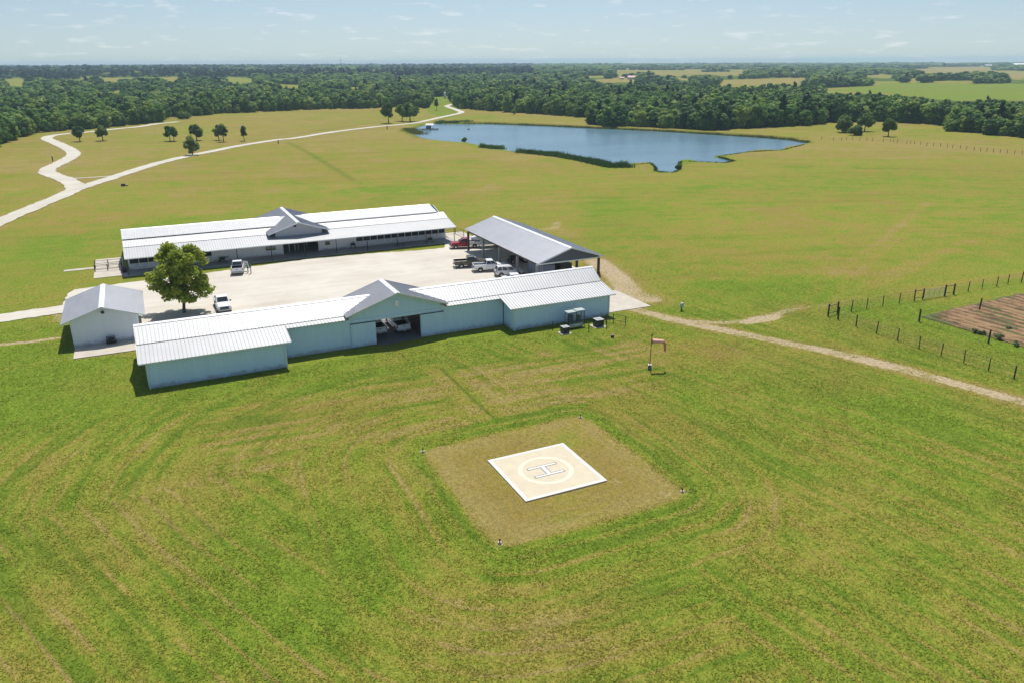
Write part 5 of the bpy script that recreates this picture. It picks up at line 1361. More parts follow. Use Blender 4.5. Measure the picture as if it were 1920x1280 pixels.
def plot():
    """ridged soil: rows run along the plot"""
    A = Vector((*G2(1726, 594), 0)); B_ = Vector((*G2(1882, 640), 0)); ux = (B_ - A).normalized(); uy = Vector((-ux.y, ux.x, 0))
    nx, ny = 120, 150; Lx, Ly = 34, 24; vs = []; fs = []; rows = []
    X = np.linspace(0, Lx, nx); Y = np.linspace(0, Ly, ny)
    for j in range(ny):
        for i in range(nx):
            skew = Y[j] * 0.35
            e = min(1, X[i] / .8, Y[j] / .8, (Ly - Y[j]) / .8)
            hgt = .06 + (.22 * (0.5 + .5 * math.cos(2 * PI * Y[j] / 1.55)) + .11 * mnoise.noise(Vector((X[i] * 1.1, Y[j] * 1.6, 0)))) * e
            p = A + ux * (X[i] + skew * .0 + .4 * mnoise.noise(Vector((0, Y[j] * .5, 3)))) + uy * Y[j]
            vs.append((p.x, p.y, hgt)); rows.append((0.5 + .5 * math.cos(2 * PI * Y[j] / 1.55)) * e + .55 * mnoise.noise(Vector((X[i] * .5, Y[j] * 1.1, 7))))
    for j in range(ny - 1):
        for i in range(nx - 1):
            k = j * nx + i; fs.append((k, k + 1, k + nx + 1, k + nx))
    me = bpy.data.meshes.new('ploughed_soil'); me.from_pydata(vs, [], fs); me.update(); me.attributes.new('row', 'FLOAT', 'POINT').data.foreach_set('value', rows)
    m, nt, b = nodes_of('ploughed soil'); L = nt.links.new
    ge = N(nt, 'ShaderNodeNewGeometry'); rot = N(nt, 'ShaderNodeMapping'); rot.inputs['Rotation'].default_value = (0, 0, -math.atan2(ux.y, ux.x))
    L(ge.outputs['Position'], rot.inputs['Vector'])
    st = N(nt, 'ShaderNodeMapping'); st.inputs['Scale'].default_value = (.10, 1.0, 1); L(rot.outputs['Vector'], st.inputs['Vector'])
    n1 = N(nt, 'ShaderNodeTexNoise'); n1.inputs['Scale'].default_value = 1.1; n1.inputs['Detail'].default_value = 5; L(st.outputs['Vector'], n1.inputs['Vector'])
    n2 = N(nt, 'ShaderNodeTexNoise'); n2.inputs['Scale'].default_value = 2.4; n2.inputs['Detail'].default_value = 4; L(ge.outputs['Position'], n2.inputs['Vector'])
    n3 = N(nt, 'ShaderNodeTexNoise'); n3.inputs['Scale'].default_value = .16; n3.inputs['Detail'].default_value = 5; L(ge.outputs['Position'], n3.inputs['Vector'])
    ad = N(nt, 'ShaderNodeMath', operation='MULTIPLY_ADD'); ad.inputs[1].default_value = .4; L(n2.outputs['Fac'], ad.inputs[0]); L(n1.outputs['Fac'], ad.inputs[2])
    a2 = N(nt, 'ShaderNodeMath', operation='MULTIPLY_ADD'); a2.inputs[1].default_value = .55; L(n3.outputs['Fac'], a2.inputs[0]); L(ad.outputs[0], a2.inputs[2])
    rw = N(nt, 'ShaderNodeAttribute'); rw.attribute_name = 'row'
    a3 = N(nt, 'ShaderNodeMath', operation='MULTIPLY_ADD'); a3.inputs[1].default_value = .40; L(rw.outputs['Fac'], a3.inputs[0]); L(a2.outputs[0], a3.inputs[2])
    r = N(nt, 'ShaderNodeValToRGB'); e = r.color_ramp.elements; e[0].position = .72; e[0].color = (.075, .105, .018, 1); e[1].position = 1.0; e[1].color = (.265, .165, .08, 1)
    k = e.new(.80); k.color = (.085, .065, .026, 1); k = e.new(.90); k.color = (.17, .092, .042, 1)
    sc_ = N(nt, 'ShaderNodeMath', operation='MULTIPLY'); sc_.inputs[1].default_value = .79; L(a3.outputs[0], sc_.inputs[0])
    L(sc_.outputs[0], r.inputs['Fac']); L(r.outputs['Color'], b.inputs['Base Color']); b.inputs['Roughness'].default_value = .95
    me.materials.append(m); o = bpy.data.objects.new('ploughed_soil', me); COL.objects.link(o); structure(o)
    if me.polygons[0].normal.z < 0: me.flip_normals()
plot()
# ================================================================== FOLIAGE
def cards(cent, size, nrm, rng, aspect=1.0):
    """quads of the given sizes at the given centres, roughly facing nrm"""
    n = len(cent)
    nn = nrm + rng.normal(0, .55, (n, 3)); nn /= np.linalg.norm(nn, axis=1)[:, None] + 1e-9
    ref = rng.normal(0, 1, (n, 3)); u = np.cross(nn, ref); u /= np.linalg.norm(u, axis=1)[:, None] + 1e-9
    w = np.cross(nn, u); s = size[:, None] * .5
    a = cent - u * s - w * s * aspect; b = cent + u * s * .9 - w * s * aspect * .7; c = cent + u * s + w * s * aspect; d = cent - u * s * .8 + w * s * aspect * .8
    return np.stack([a, b, c, d], 1).reshape(-1, 3)

def leaf_positions(blobs, n, rng, shell=.62):
    B = np.array(blobs, float); vol = B[:, 3] * B[:, 4] + B[:, 3] * B[:, 5]; pick = rng.choice(len(B), n, p=vol / vol.sum())
    d = rng.normal(0, 1, (n, 3)); d /= np.linalg.norm(d, axis=1)[:, None]
    r = (shell + (1.04 - shell) * rng.random(n) ** .6)[:, None]
    return B[pick, :3] + d * B[pick, 3:6] * r, d

def foliage_mesh(name, blobs, n, size, seed, mats, core=.80, trunk=None, corejit=.35):
    rng = np.random.default_rng(seed)
    P, D = leaf_positions(blobs, n, rng)
    q = cards(P, size * rng.uniform(.6, 1.35, n), D + np.array([0, 0, .35]), rng)
    mb = MB()
    if core:
        for k, b in enumerate(blobs): mb.ball(b[:3], b[3] * core, b[4] * core, b[5] * core, 0, 2, corejit, seed + k)
    if trunk: trunk(mb)
    nv = len(mb.v); vs = np.vstack([np.array(mb.v).reshape(-1, 3), q]) if nv else q
    fs = list(mb.f) + [tuple(nv + 4 * k + j for j in range(4)) for k in range(n)]
    me = bpy.data.meshes.new(name); me.from_pydata(vs.tolist(), [], fs)
    for m in mats: me.materials.append(m)
    if len(mats) > 1: me.polygons.foreach_set('material_index', list(mb.m) + [0] * n)
    me.update(); return me

M_LEAF_BIG = leaf_mat('sycamore leaf', (.130, .200, .020), (.330, .400, .045), (.45, .38, .07), .55, .9)
M_LEAF_MID = leaf_mat('oak leaf', (.080, .145, .036), (.185, .270, .070), None, .5, .6)
M_LEAF_BRIGHT = leaf_mat('bright leaf', (.050, .110, .018), (.120, .205, .034), None, .3, .6)
M_LEAF_WOOD = leaf_mat('woodland leaf', (.052, .122, .022), (.155, .285, .046), (.27, .36, .07), .42, .022, 1.0)
M_LEAF_PINE = leaf_mat('pine needle', (.012, .034, .020), (.030, .066, .036), None, .15, .03, .6)
M_BARK = mat('bark', (.10, .075, .055), .9, 0, .3, 3, .4)

def limb(mb, p0, p1, r0, r1, rr, seg=4, wob=.12):
    p = Vector(p0); q = Vector(p1); L = (q - p).length; prev = p; pr = r0
    for k in range(1, seg + 1):
        f = k / seg; c = p.lerp(q, f) + Vector((rr.uniform(-1, 1), rr.uniform(-1, 1), rr.uniform(-.5, .5))) * (wob * L * (f * (1 - f) * 2 + .05))
        r = r0 + (r1 - r0) * f; mb.tube(prev, c, pr, r, 8, cap=False); prev = c; pr = r
    return prev

# ------------------------------------------------------------------ the big tree in the yard
def big_tree():
    base = G(346, 587); rr = random.Random(11); rng = np.random.default_rng(11)
    t = thing('yard_tree', 'big leafy shade tree standing alone in the gravel yard behind the front barn', 'tree', (base.x, base.y, 0), -AX)
    blobs = []
    # profile: half width of the crown at each height (left, right in the view)
    prof = [(3.0, 2.4, 3.9), (3.7, 3.6, 4.4), (4.5, 4.6, 4.4), (5.2, 4.7, 4.1), (6.2, 3.3, 4.1), (7.2, 3.0, 4.0), (8.1, 2.9, 3.9), (8.9, 2.3, 3.3)]
    for z, l, r in prof:
        w = (l + r) / 2; cx = (r - l) / 2
        k = max(3, int(w * 2.2))
        for i in range(k):
            a = 2 * PI * (i + rr.random() * .7) / k; q = .76 + rr.uniform(-.22, .16)
            s = .74 + rr.uniform(-.22, .36)
            blobs.append((cx + w * q * math.cos(a), w * q * .92 * math.sin(a), z + rr.uniform(-.4, .4), s * 1.15, s * 1.15, s * .85))
        blobs.append((cx + rr.uniform(-.6, .6), rr.uniform(-.6, .6), z, w * .26, w * .26, .6))
    blobs += [(-.9, 0, 9.7, 1.0, .9, .75), (2.0, .1, 9.5, .95, .8, .7), (-.6, -.5, 10.0, .6, .6, .5), (2.5, .4, 9.0, .9, .9, .7), (-1.6, .2, 9.0, .9, .9, .7), (-4.3, 0, 5.0, .7, .7, .5), (4.1, .3, 3.7, .75, .7, .6)]
    limbs = MB(); tops = []
    limb(limbs, (0, 0, -.2), (.12, .05, 2.4), .26, .20, rr, 4, .04)
    for b in blobs[::2]:
        j = Vector((.12 + rr.uniform(-.1, .1), .05, rr.uniform(1.9, 4.6))); c = Vector(b[:3])
        if c.z < j.z + .2: j.z = max(1.7, c.z - .6)
        limb(limbs, j, c, .075, .02, rr, 4, .10)
    limb(limbs, (.12, .05, 2.3), (.3, 0, 8.2), .19, .05, rr, 5, .05)
    limbs.build('trunk', M_BARK, t, smooth=True)
    n = 11500
    P, D = leaf_positions(blobs, n, rng, .45)
    keep = rng.random(n) < np.clip(.05 + 1.4 * (fbm(P[:, 0] * 1.1 + 9, P[:, 2] * 1.1 + P[:, 1] * .7, 4, 2)), 0, 1); P = P[keep]; D = D[keep]; n = len(P)
    q = cards(P, .30 * rng.uniform(.6, 1.5, n), D * .6 + np.array([0, 0, .5]), rng)
    me = bpy.data.meshes.new('crown'); me.from_pydata(q.tolist(), [], [tuple(4 * k + j for j in range(4)) for k in range(n)]); me.materials.append(M_LEAF_BIG); me.update()
    o = bpy.data.objects.new('crown', me); COL.objects.link(o); o.parent = t
    return t
big_tree()

def lone_tree(label, u, vb, vt, wpx, m=M_LEAF_MID, trunk=.28, seed=0, flat=1.0, name='field_tree', group=None, bush=False):
    base = G(u, vb); h = height_over(base, u, vt); dist = (base - CAM).length; w = wpx * dist / F
    rr = random.Random(seed + 50); t = thing(name, label, 'tree' if not bush else 'bush', (base.x, base.y, 0), rr.uniform(0, 6), group)
    z0 = h * trunk if not bush else 0; blobs = []; ch = h - z0
    for k in range(13 if not bush else 8):
        a = rr.uniform(0, 2 * PI); zf = (k + .5) / 13 if not bush else (k + .5) / 10
        ww = w / 2 * math.sin(PI * min(1, .22 + zf * .72)) * .68; s = w * .20 * rr.uniform(.8, 1.2)
        blobs.append((ww * math.cos(a), ww * math.sin(a), z0 + ch * (.12 + zf * .80), s, s, s * .85 * flat))
    blobs.append((0, 0, z0 + ch * .5, w * .30, w * .30, ch * .36))
    mb = MB(); limb(mb, (0, 0, -.3), (0, 0, z0 + ch * .45), w * .035 + .06, .06, rr, 4, .03)
    for b in blobs[::3]: limb(mb, (0, 0, z0 * .8 + .2), b[:3], .07, .03, rr, 3, .06)
    mb.build('trunk', M_BARK, t)
    me = foliage_mesh('crown', blobs, 1100, max(.42, w * .09), seed, [m], .55)
    o = bpy.data.objects.new('crown', me); COL.objects.link(o); o.parent = t
    return t
LT = [('left tree of the pair standing by the curving gravel road', 150, 266, 238, 20, M_LEAF_MID), ('right tree of the pair standing by the curving gravel road', 193, 264.5, 237, 20, M_LEAF_MID),
      ('left stem of the twin trees in the meadow above the lone roadside tree', 319, 265, 237, 19, M_LEAF_MID), ('right stem of the twin trees in the meadow, left of the lone roadside tree', 326.5, 265.6, 238.5, 15, M_LEAF_MID),
      ('round tree in the meadow directly behind the lone roadside tree', 369, 264, 235.5, 24, M_LEAF_MID), ('dark upright tree standing alone right beside the long gravel road', 361, 291.5, 256.5, 25, M_LEAF_MID),
      ('left one of two touching trees in the meadow right of the lone roadside tree', 410.5, 263.5, 235.5, 18, M_LEAF_MID), ('right one of two touching trees in the meadow right of the lone roadside tree', 419.5, 266.5, 234, 18, M_LEAF_MID),
      ('slender tree at the right end of the meadow row', 458, 265, 237, 13, M_LEAF_MID),
      ('tall round tree left of the two broad trees by the road near the pond', 728.5, 231.5, 194, 26, M_LEAF_MID), ('dark tree between the round tree and the bright broad tree near the pond', 754, 227.5, 197, 22, M_LEAF_MID),
      ('bright green broad tree by the road at the left end of the pond', 769, 228.5, 196, 33, M_LEAF_BRIGHT), ('small tree alone on the grass between pond and far wood', 963, 216, 206.5, 9, M_LEAF_MID),
      ('dark dense tree on the left of the clump in the right hand meadow', 1580, 248.8, 219, 30, M_LEAF_MID), ('pale open tree at the back of the clump in the right hand meadow', 1621, 247, 215.5, 27, M_LEAF_BRIGHT),
      ('lone slim tree right of the clump in the right hand meadow', 1665, 256.5, 223.5, 23, M_LEAF_BRIGHT), ('narrow conical tree beside the bend where the road enters the wood', 819, 207.5, 185, 9, M_LEAF_MID)]
for i, (lab, u, vb, vt, w, m) in enumerate(LT): lone_tree(lab, u, vb, vt, w, m, .16 if u in (361, 1580) else .30, i * 3)
lone_tree('low dark bush in front of the clump in the right hand meadow', 1605, 254, 233, 24, M_LEAF_MID, 0, 71, 1, 'bush', None, True)
lone_tree('dark bush growing alone in the shallow water of the pond', 870.5, 266.5, 257.5, 9, M_LEAF_MID, 0, 72, 1, 'bush', None, True)
lone_tree('dark rough bush at the end of the small grass spit in the pond', 1273, 318, 308, 12, M_LEAF_MID, 0, 73, 1, 'bush', None, True)
lone_tree('low dark bush beside the wood edge where the left road ends', 345, 223.5, 207, 22, M_LEAF_BRIGHT, .1, 74, 1, 'bush', None, True)
# garden plants
for k, (u, v, w, lab) in enumerate(((1829, 625, 10, 'pale leafy plant left of the post at the soil edge'), (1840, 627, 9, 'small pale leafy plant just left of the post in the soil'), (1873, 637, 16, 'biggest pale leafy plant, right of the post at the soil edge'), (1893, 620, 9, 'grey green plant among the soil rows'), (1904, 648, 10, 'pale plant at the near soil edge by the photo border'))):
    base = G(u, v); t = thing('garden_plant', lab, 'plant', (base.x, base.y, .1)); rr = random.Random(k)
    s = w * .03
    bl = [(rr.uniform(-s, s), rr.uniform(-s, s), s * rr.uniform(.5, 1.3), s * .6, s * .6, s * .5) for _ in range(7)]
    me = foliage_mesh('leaves', bl, 160, .16, k, [leaf_mat('garden leaf', (.09, .13, .05), (.20, .24, .10)) if k == 0 else bpy.data.materials['garden leaf']], 0)
    o = bpy.data.objects.new('leaves', me); COL.objects.link(o); o.parent = t
    mb = MB()
    for b in bl: mb.tube((0, 0, -.1), b[:3], .012, .006, 5)
    mb.build('stem', M_POST, t)

# ------------------------------------------------------------------ woods
def wood_variant(seed, h, w, m):
    rr = random.Random(seed); blobs = []; z0 = h * .12
    k = rr.randint(9, 12)
    for i in range(k):
        a = 2 * PI * i / k * 2.4 + rr.uniform(-.3, .3); zf = (i + .5) / k
        ww = w / 2 * (math.sin(PI * min(1, .30 + zf * .62)) ** .8) * .66; s = w * .22 * rr.uniform(.75, 1.25)
        blobs.append((ww * math.cos(a), ww * math.sin(a), z0 + (h - z0) * (.10 + zf * .80), s, s, s * .8))
    blobs.append((0, 0, h * .45, w * .34, w * .34, h * .36)); blobs.append((rr.uniform(-.6, .6), rr.uniform(-.6, .6), h * .18, w * .40, w * .40, h * .17))
    def trunk(mb): mb.tube((0, 0, -2.5), (0, 0, h * .5), .28, .15, 7, 1)
    return foliage_mesh('woodland_tree', blobs, 780, .95, seed, [m, M_BARK], .84, trunk, .5)
VAR = [wood_variant(100 + i, h, w, M_LEAF_WOOD) for i, (h, w) in enumerate(((11.5, 10.5), (10.0, 9.5), (13.0, 10.0), (9.0, 10.5), (12.0, 8.5), (10.5, 11.5), (8.0, 8.0)))]
def pine_variant(seed, h, w):
    rr = random.Random(seed); blobs = []
    for i in range(9):
        zf = i / 8; r = w / 2 * (1 - zf * .72) * .62; a = i * 2.4
        blobs.append((r * math.cos(a), r * math.sin(a), h * (.22 + .74 * zf), w * .24 * (1.1 - zf * .5), w * .24 * (1.1 - zf * .5), h * .09))
    blobs.append((0, 0, h * .55, w * .22, w * .22, h * .40))
    def trunk(mb): mb.tube((0, 0, -2.5), (0, 0, h * .6), .25, .12, 7, 1)
    return foliage_mesh('woodland_tree', blobs, 620, .8, seed, [M_LEAF_PINE, M_BARK], .84, trunk, .4)
VAR += [pine_variant(301, 15.5, 7.0), pine_variant(302, 13.5, 6.0)]
VH_ = [11.5, 10, 13, 9, 12, 10.5, 8, 15.5, 13.5]

def woods():
    rng = np.random.default_rng(5); pts = []
    d = 385.0
    while d < 8600:
        s = max(5.2, .0095 * d)
        k = int(1.42 * d / s)
        th_ = -.70 + 1.40 * (np.arange(k) + rng.uniform(-.45, .45, k)) / k
        dd = d + rng.uniform(-.5, .5, k) * s
        pts.append(np.column_stack([CAM.x + dd * np.sin(th_ + AX), CAM.y + dd * np.cos(th_ + AX), np.full(k, s / 5.6)]))
        d += s * (.9 if d < 1500 else 1.15)
    P = np.vstack(pts); x, y, s = P.T
    z = terrain(x, y); u, v = project(x, y, z); sc = rng.uniform(.55, 1.08, len(x)) * (.60 + .58 * fbm(x / 55, y / 55, 79, 3))
    u2, v2 = project(x, y, z + 10 * sc)
    ve = np.interp(u, EU, EV)
    dist = np.hypot(x - CAM.x, y - CAM.y)
    ok = (v < ve) & (u > -260) & (u < 2180)
    for tt, ll, poly in CLEAR:
        xs = [p[0] for p in poly]; ys = [p[1] for p in poly]
        ok &= ~in_poly(u, v, poly)
        for q in range(1, 8):
            uq, vq = project(x, y, z + q * 1.75 * sc); ok &= ~in_poly(uq, vq, poly)
    # thin the far right hand countryside into hedges and copses
    ok &= ~open_country(x, y, u, dist)
    ok &= rng.random(len(x)) < .88 + .3 * fbm(x / 30, y / 30, 88, 2)
    x, y, z, s, sc, u, v, dist = (q[ok] for q in (x, y, z, s, sc, u, v, dist))
    var = rng.integers(0, 7, len(x)); pr = np.where((dist > 1700) & (u < 1000), .85 * sstep(.30, .45, fbm(x / 500, y / 500, 61, 2)), .025)
    var = np.where(rng.random(len(x)) < pr, rng.integers(7, 9, len(x)), var); wide = np.maximum(1, s * .80)
    rz = rng.uniform(0, 2 * PI, len(x))
    near = np.argsort(dist / (sc * np.array(VH_)[var]))[:300]
    isn = np.zeros(len(x), bool); isn[near] = True
    protos = {}
    for i in np.where(isn)[0]:
        me = VAR[var[i]]
        o = bpy.data.objects.new('woodland_tree', me); COL.objects.link(o)
        o.location = (x[i], y[i], z[i]); o.rotation_euler = (0, 0, rz[i]); k = sc[i]; o.scale = (k * 1.05, k * 1.05, k)
        if u[i] < 330: lab, g = 'dense dark green tree in the wood behind the curving gravel road at the left', 'trees of the left wood'
        elif u[i] < 830: lab, g = 'dense green tree at the edge of the wood behind the long meadow', 'trees of the middle wood'
        elif u[i] < 1112: lab, g = 'dense green tree in the wood beyond the grass bank of the pond', 'trees of the wood beyond the pond bank'
        elif u[i] < 1345: lab, g = 'bushy green tree in the copse directly on the far shore of the pond', 'trees of the pond copse'
        elif u[i] < 1768: lab, g = 'dense green tree in the wood behind the right hand meadow', 'trees of the right meadow wood'
        else: lab, g = 'dark green tree in the thick wood at the right edge of the meadow', 'trees of the right edge wood'
        tag(o, lab, 'tree', g); protos.setdefault(int(var[i]), o)
    far = ~isn
    me = bpy.data.meshes.new('distant_woods'); xyz = np.column_stack([x, y, z])[far]
    me.vertices.add(len(xyz)); me.vertices.foreach_set('co', xyz.ravel().astype(np.float32))
    def attr(nm, ty, data, key):
        a = me.attributes.new(nm, ty, 'POINT'); a.data.foreach_set(key, data)
    attr('kind_index', 'INT', var[far].astype(np.int32), 'value')
    attr('turn', 'FLOAT', rz[far].astype(np.float32), 'value')
    S = np.column_stack([sc * wide, sc * wide, sc * np.minimum(1.25, 1 + (wide - 1) * .06)])[far]
    attr('size', 'FLOAT_VECTOR', S.astype(np.float32).ravel(), 'vector')
    me.update(); o = bpy.data.objects.new('distant_woods', me); COL.objects.link(o)
    o['kind'] = 'stuff'; o['label'] = 'far green woods reaching to the horizon'; o['category'] = 'woods'
    ng = bpy.data.node_groups.new('scatter woods', 'GeometryNodeTree')
    ng.interface.new_socket('Geometry', in_out='INPUT', socket_type='NodeSocketGeometry'); ng.interface.new_socket('Geometry', in_out='OUTPUT', socket_type='NodeSocketGeometry')
    nd = ng.nodes; lk = ng.links.new
    gi = nd.new('NodeGroupInput'); go = nd.new('NodeGroupOutput'); ip = nd.new('GeometryNodeInstanceOnPoints')
    g2i = nd.new('GeometryNodeGeometryToInstance')
    for k in reversed(range(9)):        # links on a multi-input are read last first
        oi = nd.new('GeometryNodeObjectInfo'); oi.inputs['Object'].default_value = protos.get(k, list(protos.values())[0]); oi.transform_space = 'ORIGINAL'
        lk(oi.outputs['Geometry'], g2i.inputs[0])
    lk(gi.outputs[0], ip.inputs['Points']); lk(g2i.outputs[0], ip.inputs['Instance']); ip.inputs['Pick Instance'].default_value = True
    def na(nm, ty):
        q = nd.new('GeometryNodeInputNamedAttribute'); q.data_type = ty; q.inputs['Name'].default_value = nm
        return [s_ for s_ in q.outputs if s_.enabled and s_.name == 'Attribute'][0]
    lk(na('kind_index', 'INT'), ip.inputs['Instance Index']); lk(na('size', 'FLOAT_VECTOR'), ip.inputs['Scale'])
    cx = nd.new('ShaderNodeCombineXYZ'); lk(na('turn', 'FLOAT'), cx.inputs['Z']); lk(cx.outputs[0], ip.inputs['Rotation'])
    lk(ip.outputs[0], go.inputs[0])
    md = o.modifiers.new('scatter', 'NODES'); md.node_group = ng
    print('woods', len(x), 'far', int(far.sum()))
woods()

# ------------------------------------------------------------------ reeds round the pond
def reeds(name, label, pix, wide, n, h, seed, m):
    rng = np.random.default_rng(seed); L = np.array([G2(u, v, -.2) for u, v in pix]); seg = np.hypot(*(L[1:] - L[:-1]).T); cum = np.concatenate([[0], np.cumsum(seg)])
    t = rng.random(n) * cum[-1]; i = np.clip(np.searchsorted(cum, t) - 1, 0, len(seg) - 1); f = (t - cum[i]) / seg[i]
    p = L[i] + (L[i + 1] - L[i]) * f[:, None] + rng.normal(0, wide, (n, 2))
    hh = h * rng.uniform(.45, 1.2, n) * (.25 + 1.5 * fbm(p[:, 0] / 4, p[:, 1] / 4, seed, 3)); a = rng.uniform(0, 2 * PI, n); w = rng.uniform(.10, .22, n)
    dx, dy = np.cos(a) * w, np.sin(a) * w; lx, ly = rng.normal(0, .18, n) * hh, rng.normal(0, .18, n) * hh; z0 = -.4
    A = np.column_stack([p[:, 0] - dx, p[:, 1] - dy, np.full(n, z0)]); B = np.column_stack([p[:, 0] + dx, p[:, 1] + dy, np.full(n, z0)]); C = np.column_stack([p[:, 0] + lx, p[:, 1] + ly, hh])
    v = np.stack([A, B, C], 1).reshape(-1, 3); me = bpy.data.meshes.new(name); me.from_pydata(v.tolist(), [], [(3 * k, 3 * k + 1, 3 * k + 2) for k in range(n)]); me.materials.append(m); me.update()
    o = bpy.data.objects.new(name, me); COL.objects.link(o); tag(o, label, 'reeds', None, 'stuff')
M_REED = leaf_mat('reed leaf', (.045, .100, .028), (.115, .180, .048), None, .45, .4)
M_RANK = leaf_mat('rank grass leaf', (.060, .090, .022), (.150, .165, .045), None, .4, .3)
reeds('cattails', 'long dark green belt of cattails along the near shore of the pond', [(975, 287), (1017, 291), (1057, 296), (1096, 303), (1119, 308), (1150, 315), (1178, 315)], 1.3, 9000, 1.6, 1, M_REED)
reeds('cattails', 'small dark green island of cattails off the near pond shore', [(902, 278), (920, 278.5), (942, 279.5)], .7, 2200, 1.45, 2, M_REED)
reeds('shore_grass', 'dark fringe of rank grass along the far shore of the pond', [(820, 231.5), (860, 232.5), (918, 233), (1017, 236.6), (1116, 241.2), (1148, 242.4), (1244, 247), (1339, 253), (1435, 259), (1483, 263), (1517, 268.6)], .8, 9000, .75, 3, M_RANK)
reeds('shore_grass', 'rough grass fringe along the near right shore of the pond', [(1179, 312), (1220, 307.5), (1228, 314), (1229, 323), (1263, 325.5), (1274, 320), (1276, 304), (1310, 305), (1360, 307), (1378, 303.5), (1345, 295), (1400, 287), (1466, 283), (1507, 273)], .35, 3000, .42, 4, M_RANK)
reeds('shore_grass', 'brown green reeds in the muddy left end of the pond', [(765, 243), (775, 248), (785, 252)], 2.2, 1800, .8, 5, M_RANK)
reeds('shore_grass', 'thick dark reeds at the back left corner of the pond', [(822, 232.0), (850, 231.8), (885, 232.2)], 1.6, 3000, 1.5, 6, M_REED)

# ------------------------------------------------------------------ boathouse on the pond
p = G(806, 243.5, -.2); bh = thing('boat_shelter', 'small white roofed boat shelter on a dark dock at the left end of the pond', 'boat shelter', (p.x, p.y, -.28), -AX)
mb = MB(); mb.box(-4.2, -1.6, .30, 4.6, 1.8, .55); mb.build('deck', mat('dark deck board', (.06, .06, .06), .8), bh)
mb = MB()
for x_ in (-3.9, 0, 4.2):
    for y_ in (-1.4, 1.5): mb.tube((x_, y_, -1), (x_, y_, .3), .1)
mb.build('pile', M_POST, bh)
for x_ in (-1.9, 1.9):
    for y_ in (-1.3, 1.5):
        mb = MB(); mb.box(x_ - .07, y_ - .07, .55, x_ + .07, y_ + .07, 2.5); mb.build('post', M_TRIM, bh)
mb = MB(); mb.box(-2.0, -1.2, .56, .6, 1.4, 2.2); mb.build('wall', mat('shaded grey board', (.20, .21, .24), .7), bh)
mb = MB(); mb.hexa([(-2.3, -1.7, 2.45), (2.3, -1.7, 2.45), (2.3, 1.9, 2.45), (-2.3, 1.9, 2.45), (-1.9, .05, 3.3), (1.9, .05, 3.3), (1.9, .15, 3.3), (-1.9, .15, 3.3)]); mb.build('roof', mat('dull white roof sheet', (.46, .47, .49), .6), bh)
p = G(878.5, 243.5, -.28); bo = thing('buoy', 'tiny dark float on the open water of the pond', 'buoy', (p.x, p.y, -.28))
mb = MB(); mb.ball((0, 0, .2), .7, .5, .35, 0, 2); mb.build('float', M_STEEL, bo)
mb = MB(); mb.tube((0, 0, .4), (0, 0, .9), .05); mb.build('stem', M_STEEL, bo)

# ------------------------------------------------------------------ far fence, marker posts, distant buildings
ff = thing('far_fence', 'long line of thin posts crossing the right hand meadow towards the pond', 'fence')
FU = [(1540, 263.2), (1562, 265.0), (1578, 264.5), (1587, 263.5), (1598, 264), (1612, 264.5), (1625, 265), (1636, 265.3), (1656, 267), (1669, 267.5), (1675, 268), (1682, 268.7), (1700, 270), (1707, 270.5), (1714, 271.2), (1726, 272), (1737.5, 274.5), (1750, 275), (1763, 276), (1776, 277.5), (1786, 278.5), (1800, 280), (1812, 281.5), (1826, 283), (1838, 284.5), (1850, 285.5), (1862, 286.5), (1875, 287.5), (1888, 288.5), (1902, 289.5), (1916, 290.5), (1930, 292)]
Pf = [G(u, v) for u, v in FU]
for q in Pf:
    mb = MB(); mb.tube((q.x, q.y, -.2), (q.x, q.y, 1.5), .09, .085, 6); mb.build('post', M_WOOD, ff)
mb = MB()
for a, b in zip(Pf[:-1], Pf[1:]):
    for z in (.5, 1.0, 1.4): mb.tube((a.x, a.y, z), (b.x, b.y, z), .012, n=3, cap=False)
mb.build('wire', M_STEEL, ff)
for u, v, h, lab in ((99, 302.5, 1.6, 'thin dark marker post left of the curving gravel road'), (522, 270, 1.5, 'small reddish marker post below the long gravel road'), (726, 243, 1.8, 'dark marker post beside the road left of the pond')):
    q = G(u, v); t = thing('marker_post', lab, 'post', (q.x, q.y, 0)); mb = MB(); mb.box(-.18, -.18, -.1, .18, .18, h); mb.build('shaft', M_RUST, t); mb = MB(); mb.box(-.22, -.22, h, .22, .22, h + .08); mb.build('cap', M_POST, t)
q = G(232, 349.5); t = thing('utility_box', 'small dark box with a pale lid in the grass below the long gravel road', 'box', (q.x, q.y, 0)); mb = MB(); mb.box(-.7, -.5, -.1, .5, .5, .7); mb.build('case', M_RUST, t, bevel=.05); mb = MB(); mb.box(.55, -.4, -.1, 1.2, .4, .5); mb.build('lid', M_CONC, t, bevel=.05)

def at_terrain(u, v):
    z = 0.0
    for _ in range(30):
        p = G(u, v, z); z = z * .5 + .5 * th(p.x, p.y)
    return G(u, v, z)
def house(label, u, v, wpx, hpx, roofm, wallm, name='distant_house', dep=.6):
    p = at_terrain(u, v); dist = (p - CAM).length; w = wpx * dist / F; h = max(3.0, hpx * dist / F)
    t = thing(name, label, 'building', (p.x, p.y, p.z), -AX); d = max(6, w * dep)
    mb = MB(); mb.box(-w / 2, -d / 2, -2, w / 2, d / 2, h * .55); mb.build('wall', wallm, t)
    mb = MB(); mb.prism([(-d / 2 - .5, h * .55), (d / 2 + .5, h * .55), (0, h)], -w / 2 - .5, w / 2 + .5, 'x'); mb.build('roof', roofm, t)
M_RW = mat('bright white roof', (.78, .78, .76), .6); M_RT = mat('pale terracotta roof', (.55, .36, .30), .7); M_WP = mat('pale wall', (.5, .48, .45), .8); M_RG = mat('grey roof', (.45, .46, .47), .6)
